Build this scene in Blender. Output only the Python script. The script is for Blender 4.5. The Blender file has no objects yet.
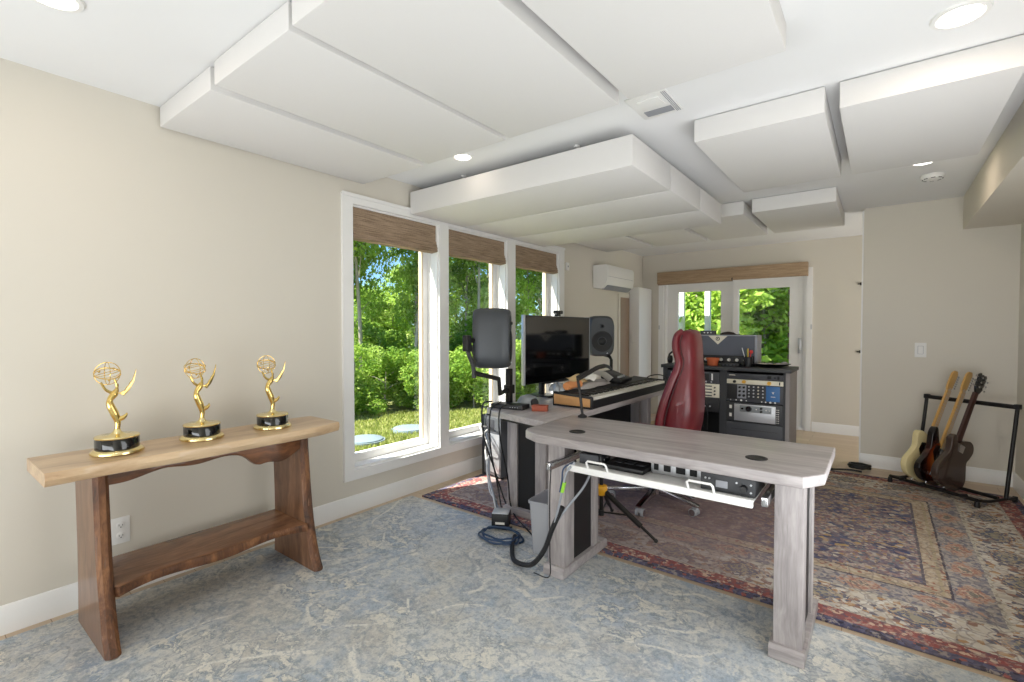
import bpy, bmesh, math, random
import numpy as np
from mathutils import Vector, Matrix
random.seed(4)
PI = math.pi
SC = bpy.context.scene
COL = SC.collection

# ------------------------------------------------------------------ camera, sky, sun, lights, exposure
CX, CH = 2.914, 1.28
YAW, PITCH, FPX = math.radians(37.5), math.atan(11/480), 480.0
cam = bpy.data.cameras.new('camera')
cam.sensor_width = 36.0
cam.lens = 36.0*FPX/1024
cam.clip_start = 0.02
camo = bpy.data.objects.new('camera', cam)
COL.objects.link(camo)
camo.location = (CX, 0, CH)
camo.rotation_euler = (PI/2-PITCH, 0, YAW)
SC.camera = camo

W = bpy.data.worlds.new('sky')
SC.world = W
W.use_nodes = True
wn = W.node_tree
sky = wn.nodes.new('ShaderNodeTexSky')
sky.sky_type = 'NISHITA'
sky.sun_disc = False
sky.sun_elevation = math.radians(52)
sky.sun_rotation = math.radians(210)
wbg = wn.nodes['Background']
tint = wn.nodes.new('ShaderNodeMix'); tint.data_type = 'RGBA'; tint.blend_type = 'MULTIPLY'
tint.inputs[0].default_value = 1; tint.inputs[7].default_value = (.55, .80, 1.12, 1)
wn.links.new(sky.outputs[0], tint.inputs[6]); wn.links.new(tint.outputs[2], wbg.inputs[0])
wbg.inputs[1].default_value = 0.27

sun = bpy.data.lights.new('sun', 'SUN')
sun.energy = 15.0
sun.angle = 0.009
sun.color = (1, .95, .86)
suno = bpy.data.objects.new('sun', sun)
COL.objects.link(suno)
suno.rotation_euler = Vector((.34, .66, -.95)).to_track_quat('-Z', 'Y').to_euler()

def area(name, loc, direction, sx, sy, power, color=(1, 1, 1)):
    l = bpy.data.lights.new(name, 'AREA')
    l.shape = 'RECTANGLE'; l.size = sx; l.size_y = sy; l.energy = power; l.color = color
    o = bpy.data.objects.new(name, l); COL.objects.link(o)
    o.location = loc
    o.rotation_euler = Vector(direction).to_track_quat('-Z', 'Y').to_euler()
    return o
# fill lights added out of view to brighten the room; no windows built there
area('back_fill_light', (2.0, -1.75, 0.62), (0.05, .85, 1), 3.4, 1.5, 100, (.92, .965, 1))
area('side_fill_light', (3.70, 2.7, 0.85), (-1, 0.4, 0.6), 3.8, 1.3, 50, (.94, .975, 1))
area('alcove_fill_light', (4.3, 6.35, 1.15), (-1, -.02, 0.25), 1.3, 1.7, 26, (1, 1, 1))

SC.view_settings.view_transform = 'Standard'
SC.view_settings.look = 'None'
SC.view_settings.exposure = 0.0
SC.view_settings.gamma = 1.0
SC.view_settings.use_curve_mapping = False

# ------------------------------------------------------------------ materials
MATS = {}
def srgb(r, g, b):
    f = lambda c: ((c/255+.055)/1.055)**2.4 if c > 10 else c/255/12.92
    return (f(r), f(g), f(b), 1)

class NT:
    def __init__(s, name):
        s.m = bpy.data.materials.new(name); s.m.use_nodes = True
        s.t = s.m.node_tree; s.b = s.t.nodes['Principled BSDF']
        MATS[name] = s.m
    def n(s, typ, **kw):
        nd = s.t.nodes.new(typ)
        for k, v in kw.items():
            setattr(nd, k, v)
        return nd
    def l(s, a, b): s.t.links.new(a, b)
    def inp(s, nd, k, v):
        if hasattr(v, 'is_linked') or isinstance(v, bpy.types.NodeSocket): s.l(v, nd.inputs[k])
        else: nd.inputs[k].default_value = v
    def co(s): return s.n('ShaderNodeTexCoord').outputs['Object']
    def mapping(s, vec, scale=(1, 1, 1), rot=(0, 0, 0), loc=(0, 0, 0)):
        m = s.n('ShaderNodeMapping'); s.l(vec, m.inputs[0])
        m.inputs['Scale'].default_value = scale; m.inputs['Rotation'].default_value = rot; m.inputs['Location'].default_value = loc
        return m.outputs[0]
    def noise(s, vec, scale, detail=3, rough=.5, dist=0, col=False):
        n = s.n('ShaderNodeTexNoise'); s.l(vec, n.inputs['Vector'])
        n.inputs['Scale'].default_value = scale; n.inputs['Detail'].default_value = detail
        n.inputs['Roughness'].default_value = rough; n.inputs['Distortion'].default_value = dist
        return n.outputs['Color' if col else 'Fac']
    def voro(s, vec, scale, feature='F1', out='Distance', rnd=1):
        n = s.n('ShaderNodeTexVoronoi', feature=feature); s.l(vec, n.inputs['Vector'])
        n.inputs['Scale'].default_value = scale; n.inputs['Randomness'].default_value = rnd
        return n.outputs[out]
    def math(s, op, a, b=0.0, c=0.0):
        n = s.n('ShaderNodeMath', operation=op)
        for i, v in enumerate((a, b, c)): s.inp(n, i, v)
        return n.outputs[0]
    def vadd(s, a, b, scale=1.0):
        n = s.n('ShaderNodeVectorMath', operation='MULTIPLY_ADD')
        s.l(b, n.inputs[0]); n.inputs[1].default_value = (scale,)*3; s.l(a, n.inputs[2])
        return n.outputs[0]
    def ramp(s, fac, stops, interp='LINEAR'):
        n = s.n('ShaderNodeValToRGB'); s.l(fac, n.inputs[0]); cr = n.color_ramp; cr.interpolation = interp
        while len(cr.elements) < len(stops): cr.elements.new(0.5)
        for e, (p, c) in zip(cr.elements, stops):
            e.position = p; e.color = c if len(c) == 4 else (*c, 1)
        return n.outputs[0]
    def mix(s, fac, a, b, blend='MIX'):
        n = s.n('ShaderNodeMix', data_type='RGBA', blend_type=blend)
        s.inp(n, 0, fac); s.inp(n, 6, a); s.inp(n, 7, b)
        return n.outputs[2]
    def sep(s, vec):
        n = s.n('ShaderNodeSeparateXYZ'); s.l(vec, n.inputs[0]); return n.outputs
    def bump(s, h, strength=.2, dist=.01):
        n = s.n('ShaderNodeBump'); s.l(h, n.inputs['Height']); n.inputs['Strength'].default_value = strength
        n.inputs['Distance'].default_value = dist; s.l(n.outputs[0], s.b.inputs['Normal'])
    def base(s, c): s.inp(s.b, 'Base Color', c)
    def set(s, **kw):
        for k, v in kw.items(): s.b.inputs[k.replace('_', ' ')].default_value = v

def simple(name, rgb, rough=.5, metal=0, var=.06, scale=30, bump=0, spec=.5, coat=0):
    t = NT(name); c = srgb(*rgb); co = t.co()
    f = t.noise(co, scale, 3)
    lo = tuple(x*(1-var) for x in c[:3])+(1,); hi = tuple(min(1, x*(1+var)) for x in c[:3])+(1,)
    t.base(t.mix(f, lo, hi))
    t.set(Roughness=rough, Metallic=metal)
    t.b.inputs['Specular IOR Level'].default_value = spec
    if coat: t.b.inputs['Coat Weight'].default_value = coat
    if bump: t.bump(t.noise(co, scale*4, 2), bump, .004)
    return t.m

simple('wall_paint', (219, 213, 201), .9, var=.012, scale=2, bump=.03, spec=.2)
simple('ceiling_paint', (236, 236, 236), .95, var=.01, scale=3, spec=.2)
simple('trim_white', (240, 239, 237), .45, var=.01)
simple('panel_fabric', (226, 224, 222), .95, var=.02, scale=300, bump=.05, spec=.1)
simple('white_plastic', (236, 235, 232), .4, var=.01)
simple('black_plastic', (24, 24, 26), .45, var=.15)
simple('satin_black', (30, 30, 33), .35, var=.1)
simple('black_metal', (28, 25, 23), .4, .3, var=.1)
simple('rack_black', (50, 51, 54), .5, var=.08)
simple('dark_rack', (62, 63, 68), .5, var=.06)
simple('deep_black', (8, 8, 9), .7, var=.1)
simple('speaker_grey', (66, 69, 73), .42, .2, var=.04, scale=80)
simple('cone_black', (22, 22, 24), .55, var=.1)
simple('chrome', (205, 205, 208), .16, 1, var=.02)
simple('brushed_silver', (196, 197, 200), .35, .6, var=.03, scale=60)
simple('cream_metal', (226, 220, 200), .4, .1)
simple('pc_metal', (112, 114, 118), .42, .6, var=.05)
simple('gold', (236, 206, 128), .17, 1, var=.03, scale=20)
simple('gold_band', (238, 220, 164), .18, 1, var=.02)
simple('black_gloss', (10, 10, 12), .08, var=.2, coat=.5)
simple('leather_red', (104, 24, 33), .34, var=.18, scale=14, bump=.06, coat=.25)
simple('leather_seam', (60, 16, 20), .5)
simple('grey_desk_side', (140, 134, 132), .55, var=.05)
simple('key_white', (226, 222, 210), .3, var=.02)
simple('blue_panel', (62, 112, 168), .4, var=.04)
simple('knob_yellow', (232, 178, 70), .4)
simple('yellow_plastic', (226, 164, 30), .4)
simple('green_tape', (150, 210, 60), .5)
simple('pen_red', (206, 60, 56), .45)
simple('pen_green', (120, 160, 70), .45)
simple('terracotta', (184, 92, 52), .75, var=.1)
simple('red_box', (160, 78, 54), .55, var=.1)
simple('paper_white', (226, 222, 214), .85, var=.03)
simple('cloth_grey', (178, 172, 168), .95, var=.1, bump=.1)
simple('orange_cloth', (206, 136, 84), .85, var=.08)
simple('tan_card', (206, 178, 132), .85, var=.08)
simple('puck_grey', (140, 144, 146), .4, .3)
simple('screen_black', (7, 8, 10), .08, var=.1, spec=.6)
simple('silver_edge', (180, 182, 186), .3, .7)
simple('amp_grey', (92, 95, 104), .8, var=.04, scale=200, bump=.1)
simple('amp_trim', (150, 152, 158), .55)
simple('badge_cream', (216, 208, 190), .45)
simple('cable_black', (20, 20, 22), .5)
simple('cable_blue', (44, 66, 96), .5)
simple('cable_grey', (150, 154, 160), .5)
simple('cable_white', (216, 216, 214), .5)
simple('cream_lacquer', (226, 210, 158), .18, var=.03, coat=.4)
simple('maple', (206, 162, 92), .3, var=.12, scale=8, coat=.3)
simple('rosewood', (62, 34, 26), .4, var=.2, scale=10)
simple('tortoise', (40, 20, 16), .15, var=.3, scale=40)
simple('brown_back', (66, 50, 42), .25, var=.12, scale=5, coat=.4)
simple('brick', (138, 120, 110), .9, var=.2, scale=12)
simple('porch_white', (228, 228, 224), .7)
simple('disc_blue', (128, 142, 146), .7, var=.05)
simple('tree_bark', (164, 154, 138), .95, var=.3, scale=9, bump=.4)
simple('window_wood', (222, 200, 170), .6, var=.08)
simple('taupe_door', (158, 136, 116), .6, var=.06)
simple('caster_clear', (170, 172, 176), .2, .2)
simple('wool_dark', (56, 48, 44), .95)
simple('wood_side', (196, 146, 92), .5, var=.16, scale=14)

def lamp_mat(name, col, e):
    t = NT(name); t.base(col); t.b.inputs['Emission Color'].default_value = col; t.b.inputs['Emission Strength'].default_value = e
lamp_mat('lamp_disc', (1, .95, .88, 1), 4)
lamp_mat('led_white', (.9, .95, 1, 1), 1.2)

def glass():
    t = NT('window_glass')
    tr = t.n('ShaderNodeBsdfTransparent'); tr.inputs[0].default_value = (.97, .98, .975, 1)
    gl = t.n('ShaderNodeBsdfGlossy'); gl.inputs['Roughness'].default_value = .02
    lw = t.n('ShaderNodeLayerWeight'); lw.inputs[0].default_value = .5
    fac = t.math('MULTIPLY_ADD', t.math('POWER', lw.outputs['Facing'], 5.0), .45, .015)
    mx = t.n('ShaderNodeMixShader'); t.l(fac, mx.inputs[0]); t.l(tr.outputs[0], mx.inputs[1]); t.l(gl.outputs[0], mx.inputs[2])
    t.l(mx.outputs[0], t.t.nodes['Material Output'].inputs[0])
glass()
def clear_plastic():
    t = NT('clear_plastic')
    tr = t.n('ShaderNodeBsdfTransparent'); tr.inputs[0].default_value = (.86, .87, .9, 1)
    df = t.n('ShaderNodeBsdfDiffuse'); df.inputs[0].default_value = (.72, .73, .76, 1)
    gl = t.n('ShaderNodeBsdfGlossy'); gl.inputs['Roughness'].default_value = .25
    m1 = t.n('ShaderNodeMixShader'); m1.inputs[0].default_value = .42; t.l(tr.outputs[0], m1.inputs[1]); t.l(df.outputs[0], m1.inputs[2])
    m2 = t.n('ShaderNodeMixShader'); m2.inputs[0].default_value = .08; t.l(m1.outputs[0], m2.inputs[1]); t.l(gl.outputs[0], m2.inputs[2])
    t.l(m2.outputs[0], t.t.nodes['Material Output'].inputs[0])
clear_plastic()

def wood(name, c1, c2, c3, axis='y', scale=1.0, rough=.35, coat=.2, stretch=9, knots=0.0):
    t = NT(name); co = t.co()
    sc = {'x': (1, stretch, stretch), 'y': (stretch, 1, stretch), 'z': (stretch, stretch, 1)}[axis]
    v = t.mapping(co, tuple(a*scale for a in sc))
    wv = t.vadd(v, t.noise(co, 2.5*scale, 3, col=True), 1.2)
    a = t.noise(wv, 1.3, 5, .6, .6)
    fine = t.noise(t.mapping(co, tuple(a*scale*6 for a in sc)), 2, 3)
    f = t.math('ADD', t.math('MULTIPLY', a, .8), t.math('MULTIPLY', fine, .2))
    c = t.ramp(f, [(.32, srgb(*c3)), (.5, srgb(*c2)), (.66, srgb(*c1))])
    if knots:
        k = t.voro(t.mapping(co, (3, 2.2, 3)), 1.0)
        c = t.mix(t.ramp(k, [(.03, (1, 1, 1)), (.1, (0, 0, 0))]), c, srgb(52, 32, 20))
    t.base(c); t.set(Roughness=rough); t.b.inputs['Coat Weight'].default_value = coat; t.b.inputs['Coat Roughness'].default_value = .15
    t.bump(f, .08, .004)
wood('walnut_light', (216, 188, 152), (198, 166, 130), (164, 128, 96), 'y', 1.0, .3, .3, 8)
wood('walnut_slab', (150, 112, 84), (124, 88, 64), (86, 58, 42), 'z', 1.2, .3, .3, 8)
wood('walnut_shelf', (158, 116, 84), (130, 92, 66), (92, 62, 44), 'y', 1.2, .22, .4, 8)
wood('walnut_bark', (150, 104, 66), (104, 66, 40), (50, 31, 20), 'z', 2.4, .6, 0, 6)
wood('walnut_apron', (134, 88, 56), (100, 64, 40), (58, 36, 23), 'y', 2.0, .35, .2, 7)
wood('desk_ash', (184, 177, 176), (164, 157, 156), (138, 131, 131), 'x', 1.0, .38, .15, 14)
wood('desk_ash_leg', (186, 179, 178), (164, 157, 156), (136, 129, 129), 'z', 1.2, .5, 0, 14)
wood('desk_ash_long', (192, 185, 184), (172, 165, 164), (146, 139, 139), 'y', 1.0, .38, .15, 14)

def oak_floor():
    t = NT('oak_floor'); co = t.co()
    v = t.mapping(co, (1, 1, 1), (0, 0, 0))
    br = t.n('ShaderNodeTexBrick'); t.l(v, br.inputs['Vector'])
    br.offset = .37; br.inputs['Scale'].default_value = 1; br.inputs['Brick Width'].default_value = 1.4; br.inputs['Row Height'].default_value = .14
    br.inputs['Mortar Size'].default_value = .0015
    br.inputs['Color1'].default_value = srgb(212, 192, 166); br.inputs['Color2'].default_value = srgb(198, 176, 150); br.inputs['Mortar'].default_value = srgb(130, 105, 82)
    g = t.noise(t.mapping(co, (2, 26, 1)), 2.2, 4, .6, .5)
    t.base(t.mix(t.math('MULTIPLY', g, .35), br.outputs[0], srgb(172, 146, 118)))
    t.set(Roughness=.4)
oak_floor()

def woven(name, c1, c2):
    t = NT(name); co = t.co()
    a = t.noise(t.mapping(co, (6, 6, 240)), 1.0, 3)
    b = t.noise(t.mapping(co, (300, 300, 40)), 1.0, 2)
    f = t.math('ADD', t.math('MULTIPLY', a, .75), t.math('MULTIPLY', b, .25))
    t.base(t.ramp(f, [(.35, srgb(*c2)), (.65, srgb(*c1))])); t.set(Roughness=.95); t.bump(f, .4, .004)
woven('woven_shade', (182, 158, 134), (124, 104, 84))
woven('woven_valance', (192, 166, 136), (146, 120, 94))

def blue_rug():
    t = NT('blue_rug'); co = t.co(); S = srgb
    O, I = (0, 0, 0), (1, 1, 1)
    warp = t.noise(co, 1.1, 2, .5, col=True)
    w = t.vadd(co, warp, .7)
    w2 = t.vadd(w, t.noise(co, 6, 3, .6, col=True), .12)
    w3 = t.vadd(co, t.noise(co, 9, 3, .65, col=True), .10)
    base = t.ramp(t.noise(co, 1.2, 4, .6), [(.35, S(174, 186, 200)), (.5, S(198, 203, 206)), (.64, S(214, 212, 206))])
    blots = t.noise(w2, 2.2, 5, .7)
    base = t.mix(t.ramp(blots, [(.50, O), (.60, (.8, .8, .8))]), base, S(156, 174, 194))
    deep = t.noise(t.mapping(w3, (1, 1, 1), (0, 0, 0), (7, 3, 0)), 5, 5, .75)
    base = t.mix(t.ramp(deep, [(.56, O), (.63, (.85, .85, .85))]), base, S(126, 142, 166))
    warm = t.noise(t.mapping(w2, (1, 1, 1), (0, 0, 0), (3, 9, 0)), 1.5, 4, .65)
    base = t.mix(t.ramp(warm, [(.52, O), (.64, (.65, .65, .65))]), base, S(200, 190, 172))
    # cream leaf sprays: thresholded stretched noise inside scattered patches
    patch = t.ramp(t.noise(t.mapping(co, (1, 1, 1), (0, 0, 0), (4, 8, 0)), 1.9, 2, .5), [(.46, O), (.56, I)])
    spray = t.ramp(t.noise(t.mapping(w3, (1.0, 2.1, 1), (0, 0, .7), (1, 2, 0)), 7.5, 4, .62, .6), [(.53, O), (.56, I)])
    sprayn = t.noise(t.mapping(w3, (1.0, 2.1, 1), (0, 0, .7), (1, 2, 0)), 7.5, 4, .62, .6)
    halo = t.ramp(sprayn, [(.485, O), (.515, I), (.545, I), (.56, O)])
    base = t.mix(t.math('MULTIPLY', t.math('MULTIPLY', patch, halo), .8), base, S(116, 128, 140))
    base = t.mix(t.math('MULTIPLY', patch, spray), base, S(232, 227, 214))
    spray2 = t.ramp(t.noise(t.mapping(w3, (2.0, 1.0, 1), (0, 0, -.4), (5, 1, 0)), 9, 4, .65, .8), [(.55, O), (.575, I)])
    base = t.mix(t.math('MULTIPLY', spray2, .75), base, S(222, 220, 212))
    dk = t.ramp(t.noise(t.mapping(w3, (1.3, 1.0, 1), (0, 0, .3), (9, 4, 0)), 14, 5, .7, .6), [(.57, O), (.61, I)])
    base = t.mix(t.math('MULTIPLY', dk, .6), base, S(136, 144, 152))
    # scrolling vines, broken where the pile is worn
    wornm = t.ramp(t.noise(w2, 3.1, 4, .7), [(.44, O), (.54, I)])
    fld = t.noise(w, 1.35, 1.5, .4)
    tri = t.math('ABSOLUTE', t.math('SUBTRACT', t.math('FRACT', t.math('MULTIPLY', fld, 9)), .5))
    base = t.mix(t.math('MULTIPLY', t.ramp(tri, [(.035, I), (.07, O)]), t.math('MULTIPLY', wornm, 1.0)), base, S(236, 232, 222))
    fld2 = t.noise(t.mapping(w, (1, 1, 1), (0, 0, 0), (11, 5, 0)), 2.2, 1.5, .4)
    tri2 = t.math('ABSOLUTE', t.math('SUBTRACT', t.math('FRACT', t.math('MULTIPLY', fld2, 8)), .5))
    base = t.mix(t.math('MULTIPLY', t.ramp(tri2, [(.025, I), (.05, O)]), t.math('MULTIPLY', wornm, .5)), base, S(124, 132, 142))
    # pale blossoms with petals
    bl = t.voro(t.mapping(w2, (1.15, 1.15, 1), (0, 0, .3), (.4, .2, 0)), 1.0, 'SMOOTH_F1')
    ringm = t.ramp(bl, [(.0, S(196, 186, 170)), (.10, S(214, 206, 192)), (.15, S(150, 156, 158)), (.165, S(200, 196, 186)), (.2, S(140, 148, 156))])
    base = t.mix(t.math('MULTIPLY', t.ramp(bl, [(.17, I), (.21, O)]), .55), base, ringm)
    # pile speckle
    sp = t.noise(co, 150, 3, .8); sp2 = t.noise(co, 42, 4, .8)
    base = t.mix(t.ramp(sp2, [(.40, (.6, .6, .6)), (.49, O)]), base, S(132, 146, 160))
    base = t.mix(t.ramp(sp2, [(.53, O), (.63, (.6, .6, .6))]), base, S(220, 217, 208))
    base = t.mix(.24, base, t.ramp(sp, [(.3, S(144, 150, 158)), (.7, S(236, 236, 232))]))
    t.base(base); t.set(Roughness=1.0); t.b.inputs['Specular IOR Level'].default_value = .1
    t.bump(sp, .35, .006)
blue_rug()

RX0, RX1, RY0, RY1 = .138, 3.755, 2.48, 5.2
def red_rug():
    t = NT('red_rug'); co = t.co()
    xyz = t.sep(co); x, y = xyz[0], xyz[1]
    dx = t.math('MINIMUM', t.math('SUBTRACT', x, RX0), t.math('SUBTRACT', RX1, x))
    dy = t.math('MINIMUM', t.math('SUBTRACT', y, RY0), t.math('SUBTRACT', RY1, y))
    d = t.math('MINIMUM', dx, dy)
    along = t.math('LESS_THAN', dx, dy)          # 1 on the side borders
    s = t.math('ADD', t.math('MULTIPLY', along, y), t.math('MULTIPLY', t.math('SUBTRACT', 1.0, along), x))
    jit = t.math('MULTIPLY', t.math('SUBTRACT', t.noise(co, 40, 3, .7), .5), .018)
    dj = t.math('ADD', d, jit)
    cell = t.voro(t.mapping(co, (1, 1.25, 1)), 34, 'F1', 'Color')
    cellb = t.voro(t.mapping(co, (1, 1, 1), (0, 0, .7)), 58, 'F1', 'Color')
    r1 = t.sep(cell)[0]; r2 = t.sep(cellb)[0]; r3 = t.sep(cell)[1]
    S = srgb
    field = t.ramp(r1, [(0, S(76, 76, 102)), (.22, S(116, 104, 116)), (.42, S(92, 96, 122)), (.58, S(150, 126, 124)), (.7, S(168, 150, 136)), (.8, S(62, 78, 120)), (.88, S(198, 188, 172)), (.94, S(184, 154, 106))], 'CONSTANT')
    # large flowering sprays through the field
    sprays = t.ramp(t.noise(t.vadd(co, t.noise(co, 6, 3, col=True), .12), 4.5, 4, .65), [(.46, (0, 0, 0)), (.52, (1, 1, 1))])
    field2 = t.ramp(r2, [(0, S(166, 140, 136)), (.3, S(124, 108, 116)), (.5, S(204, 192, 176)), (.65, S(162, 112, 106)), (.8, S(104, 130, 138)), (.9, S(186, 150, 92))], 'CONSTANT')
    field = t.mix(t.math('MULTIPLY', sprays, .7), field, field2)
    worn = t.ramp(t.noise(co, .9, 3, .55), [(.36, (.75, .75, .75)), (.56, (.1, .1, .1))])
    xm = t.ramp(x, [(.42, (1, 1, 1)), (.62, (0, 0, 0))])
    # the field blends into mottled plum toward the window side
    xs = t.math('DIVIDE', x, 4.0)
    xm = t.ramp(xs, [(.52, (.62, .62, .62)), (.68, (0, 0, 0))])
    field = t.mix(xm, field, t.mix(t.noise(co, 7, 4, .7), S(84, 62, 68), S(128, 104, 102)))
    tan = t.ramp(r2, [(0, S(186, 168, 146)), (.4, S(172, 152, 130)), (.7, S(198, 182, 160)), (.9, S(160, 108, 88))], 'CONSTANT')
    def medal(period, cen, hw, hl):
        cjit = .55
        f = t.math('SUBTRACT', t.math('FRACT', t.math('DIVIDE', s, period)), .5)
        a = t.math('DIVIDE', t.math('MULTIPLY', t.math('ABSOLUTE', f), period), hl)
        b = t.math('DIVIDE', t.math('ABSOLUTE', t.math('SUBTRACT', d, cen)), hw)
        return t.math('ADD', t.math('POWER', t.math('ADD', t.math('POWER', a, 1.4), t.math('POWER', b, 1.4)), .7), t.math('MULTIPLY', t.math('SUBTRACT', r2, .5), cjit))
    m1 = medal(.30, .47, .066, .10)
    grey = t.ramp(r2, [(0, S(138, 134, 138)), (.35, S(162, 154, 150)), (.6, S(116, 116, 130)), (.8, S(176, 166, 158))], 'CONSTANT')
    grey = t.mix(t.ramp(m1, [(.0, (1, 1, 1)), (.95, (.9, .9, .9)), (1.0, (0, 0, 0))], 'CONSTANT'), grey, t.ramp(m1, [(0, S(126, 120, 112)), (.3, S(198, 172, 152)), (.5, S(170, 124, 108)), (.75, S(184, 150, 132))], 'CONSTANT'))
    m2 = medal(.36, .265, .085, .12)
    cream = t.ramp(r1, [(0, S(208, 200, 188)), (.3, S(192, 182, 170)), (.5, S(216, 210, 200)), (.64, S(150, 116, 104)), (.74, S(196, 184, 166)), (.84, S(112, 110, 122)), (.93, S(180, 142, 104))], 'CONSTANT')
    cream = t.mix(t.ramp(m2, [(0, (1, 1, 1)), (1.0, (0, 0, 0))], 'CONSTANT'), cream, t.ramp(m2, [(0, S(158, 150, 132)), (.35, S(96, 104, 126)), (.55, S(176, 160, 134)), (.72, S(92, 96, 116)), (.9, S(172, 136, 110))], 'CONSTANT'))
    red = t.ramp(r2, [(0, S(148, 78, 76)), (.35, S(132, 80, 82)), (.6, S(166, 108, 102)), (.74, S(108, 78, 92)), (.86, S(204, 172, 150))], 'CONSTANT')
    navy = t.ramp(r2, [(0, S(70, 72, 100)), (.4, S(88, 88, 116)), (.7, S(48, 46, 66)), (.88, S(150, 84, 78))], 'CONSTANT')
    line = t.ramp(r2, [(0, S(196, 188, 172)), (.8, S(160, 150, 140))], 'CONSTANT')
    def step(v): return t.math('GREATER_THAN', dj, v)
    c = navy
    c = t.mix(step(.045), c, red)
    c = t.mix(step(.135), c, line)
    c = t.mix(step(.148), c, cream)
    c = t.mix(step(.375), c, line)
    c = t.mix(step(.392), c, grey)
    c = t.mix(step(.545), c, S(70, 66, 78))
    c = t.mix(step(.556), c, tan)
    c = t.mix(step(.575), c, S(176, 160, 132))
    c = t.mix(step(.59), c, tan)
    c = t.mix(step(.642), c, S(96, 90, 100))
    c = t.mix(step(.655), c, field)
    edge = t.voro(t.mapping(t.vadd(co, t.noise(co, 9, 3, .6, col=True), .05), (1, 1, 1), (0, 0, .4)), 17, 'DISTANCE_TO_EDGE')
    c = t.mix(t.ramp(edge, [(.03, (.45, .45, .45)), (.07, (0, 0, 0))]), c, S(92, 84, 96))
    fig = t.ramp(t.noise(t.vadd(co, t.noise(co, 14, 3, .6, col=True), .06), 20, 4, .7), [(.56, (0, 0, 0)), (.59, (.45, .45, .45))])
    c = t.mix(fig, c, S(198, 184, 166))
    # everything inside the red band mixed toward mottled plum on the window side
    plum_mix = t.math('MULTIPLY', t.math('GREATER_THAN', dj, .14), t.ramp(xs, [(.55, (.62, .62, .62)), (.66, (0, 0, 0))]))
    c = t.mix(plum_mix, c, t.mix(t.noise(co, 6, 5, .75), S(94, 76, 84), S(164, 142, 142)))
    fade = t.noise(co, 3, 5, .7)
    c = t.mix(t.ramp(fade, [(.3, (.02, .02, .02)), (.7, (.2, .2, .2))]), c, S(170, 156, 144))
    t.base(c); t.set(Roughness=1.0); t.b.inputs['Specular IOR Level'].default_value = .1
    t.bump(t.noise(co, 160, 2, .7), .3, .005)
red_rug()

def leaf_mat(name, a, b, c):
    t = NT(name); co = t.co()
    f = t.noise(co, 3.1, 4, .7)
    at = t.n('ShaderNodeAttribute', attribute_name='leaf_tint')
    f2 = t.math('ADD', t.math('MULTIPLY', f, .45), t.math('MULTIPLY', at.outputs['Fac'], .55))
    col = t.ramp(f2, [(.25, srgb(*a)), (.5, srgb(*b)), (.75, srgb(*c))])
    df = t.n('ShaderNodeBsdfDiffuse'); t.l(col, df.inputs[0])
    tl = t.n('ShaderNodeBsdfTranslucent'); t.l(t.mix(.3, col, srgb(200, 220, 60)), tl.inputs[0])
    m = t.n('ShaderNodeMixShader'); m.inputs[0].default_value = .45
    t.l(df.outputs[0], m.inputs[1]); t.l(tl.outputs[0], m.inputs[2])
    t.l(m.outputs[0], t.t.nodes['Material Output'].inputs[0])
leaf_mat('leaves_mid', (92, 128, 52), (144, 178, 80), (204, 222, 130))
leaf_mat('leaves_dark', (76, 110, 50), (124, 160, 74), (182, 206, 118))
leaf_mat('leaves_bright', (126, 158, 66), (176, 204, 98), (220, 234, 148))
leaf_mat('leaves_maple', (150, 184, 84), (190, 218, 112), (226, 240, 160))
leaf_mat('grass_green', (126, 140, 74), (160, 168, 98), (192, 190, 128))
def lawn_mat():
    t = NT('lawn'); co = t.co()
    t.base(t.ramp(t.noise(co, 5, 6, .75), [(.35, srgb(110, 120, 66)), (.55, srgb(160, 160, 98)), (.7, srgb(190, 178, 132))])); t.set(Roughness=1)
    t.bump(t.noise(co, 60, 3, .7), .8, .03)
lawn_mat()
def burst():
    t = NT('sunburst'); g = t.co(); p = t.sep(g)
    a = t.math('DIVIDE', p[0], .155); b = t.math('DIVIDE', t.math('SUBTRACT', p[2], .2), .22)
    r = t.math('SQRT', t.math('ADD', t.math('MULTIPLY', a, a), t.math('MULTIPLY', b, b)))
    t.base(t.ramp(r, [(.15, srgb(206, 120, 46)), (.5, srgb(150, 62, 22)), (.75, srgb(54, 20, 12)), (.95, srgb(16, 10, 9))])); t.set(Roughness=.15); t.b.inputs['Coat Weight'].default_value = .5
burst()
M = MATS

# ------------------------------------------------------------------ mesh helpers
def BM(): return bmesh.new()
def merge(bm, b2):
    me = bpy.data.meshes.new('tmp'); b2.to_mesh(me); b2.free(); bm.from_mesh(me); bpy.data.meshes.remove(me)
def box(bm, x0, x1, y0, y1, z0, z1, bev=0, seg=2, rot=None):
    b = bmesh.new()
    bmesh.ops.create_cube(b, size=1)
    for v in b.verts:
        v.co = Vector(((x0+x1)/2+v.co.x*(x1-x0), (y0+y1)/2+v.co.y*(y1-y0), (z0+z1)/2+v.co.z*(z1-z0)))
    if bev: bmesh.ops.bevel(b, geom=b.edges[:], offset=bev, segments=seg, profile=.6, affect='EDGES')
    if rot is not None: bmesh.ops.transform(b, matrix=rot, verts=b.verts)
    merge(bm, b); return bm
def cyl(bm, p0, p1, r0, r1=None, n=16, caps=True):
    r1 = r0 if r1 is None else r1
    p0, p1 = Vector(p0), Vector(p1); d = p1-p0
    q = d.to_track_quat('Z', 'Y').to_matrix().to_4x4(); q.translation = (p0+p1)/2
    bmesh.ops.create_cone(bm, cap_ends=caps, segments=n, radius1=r0, radius2=max(r1, 1e-5), depth=d.length, matrix=q)
    return bm
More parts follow.
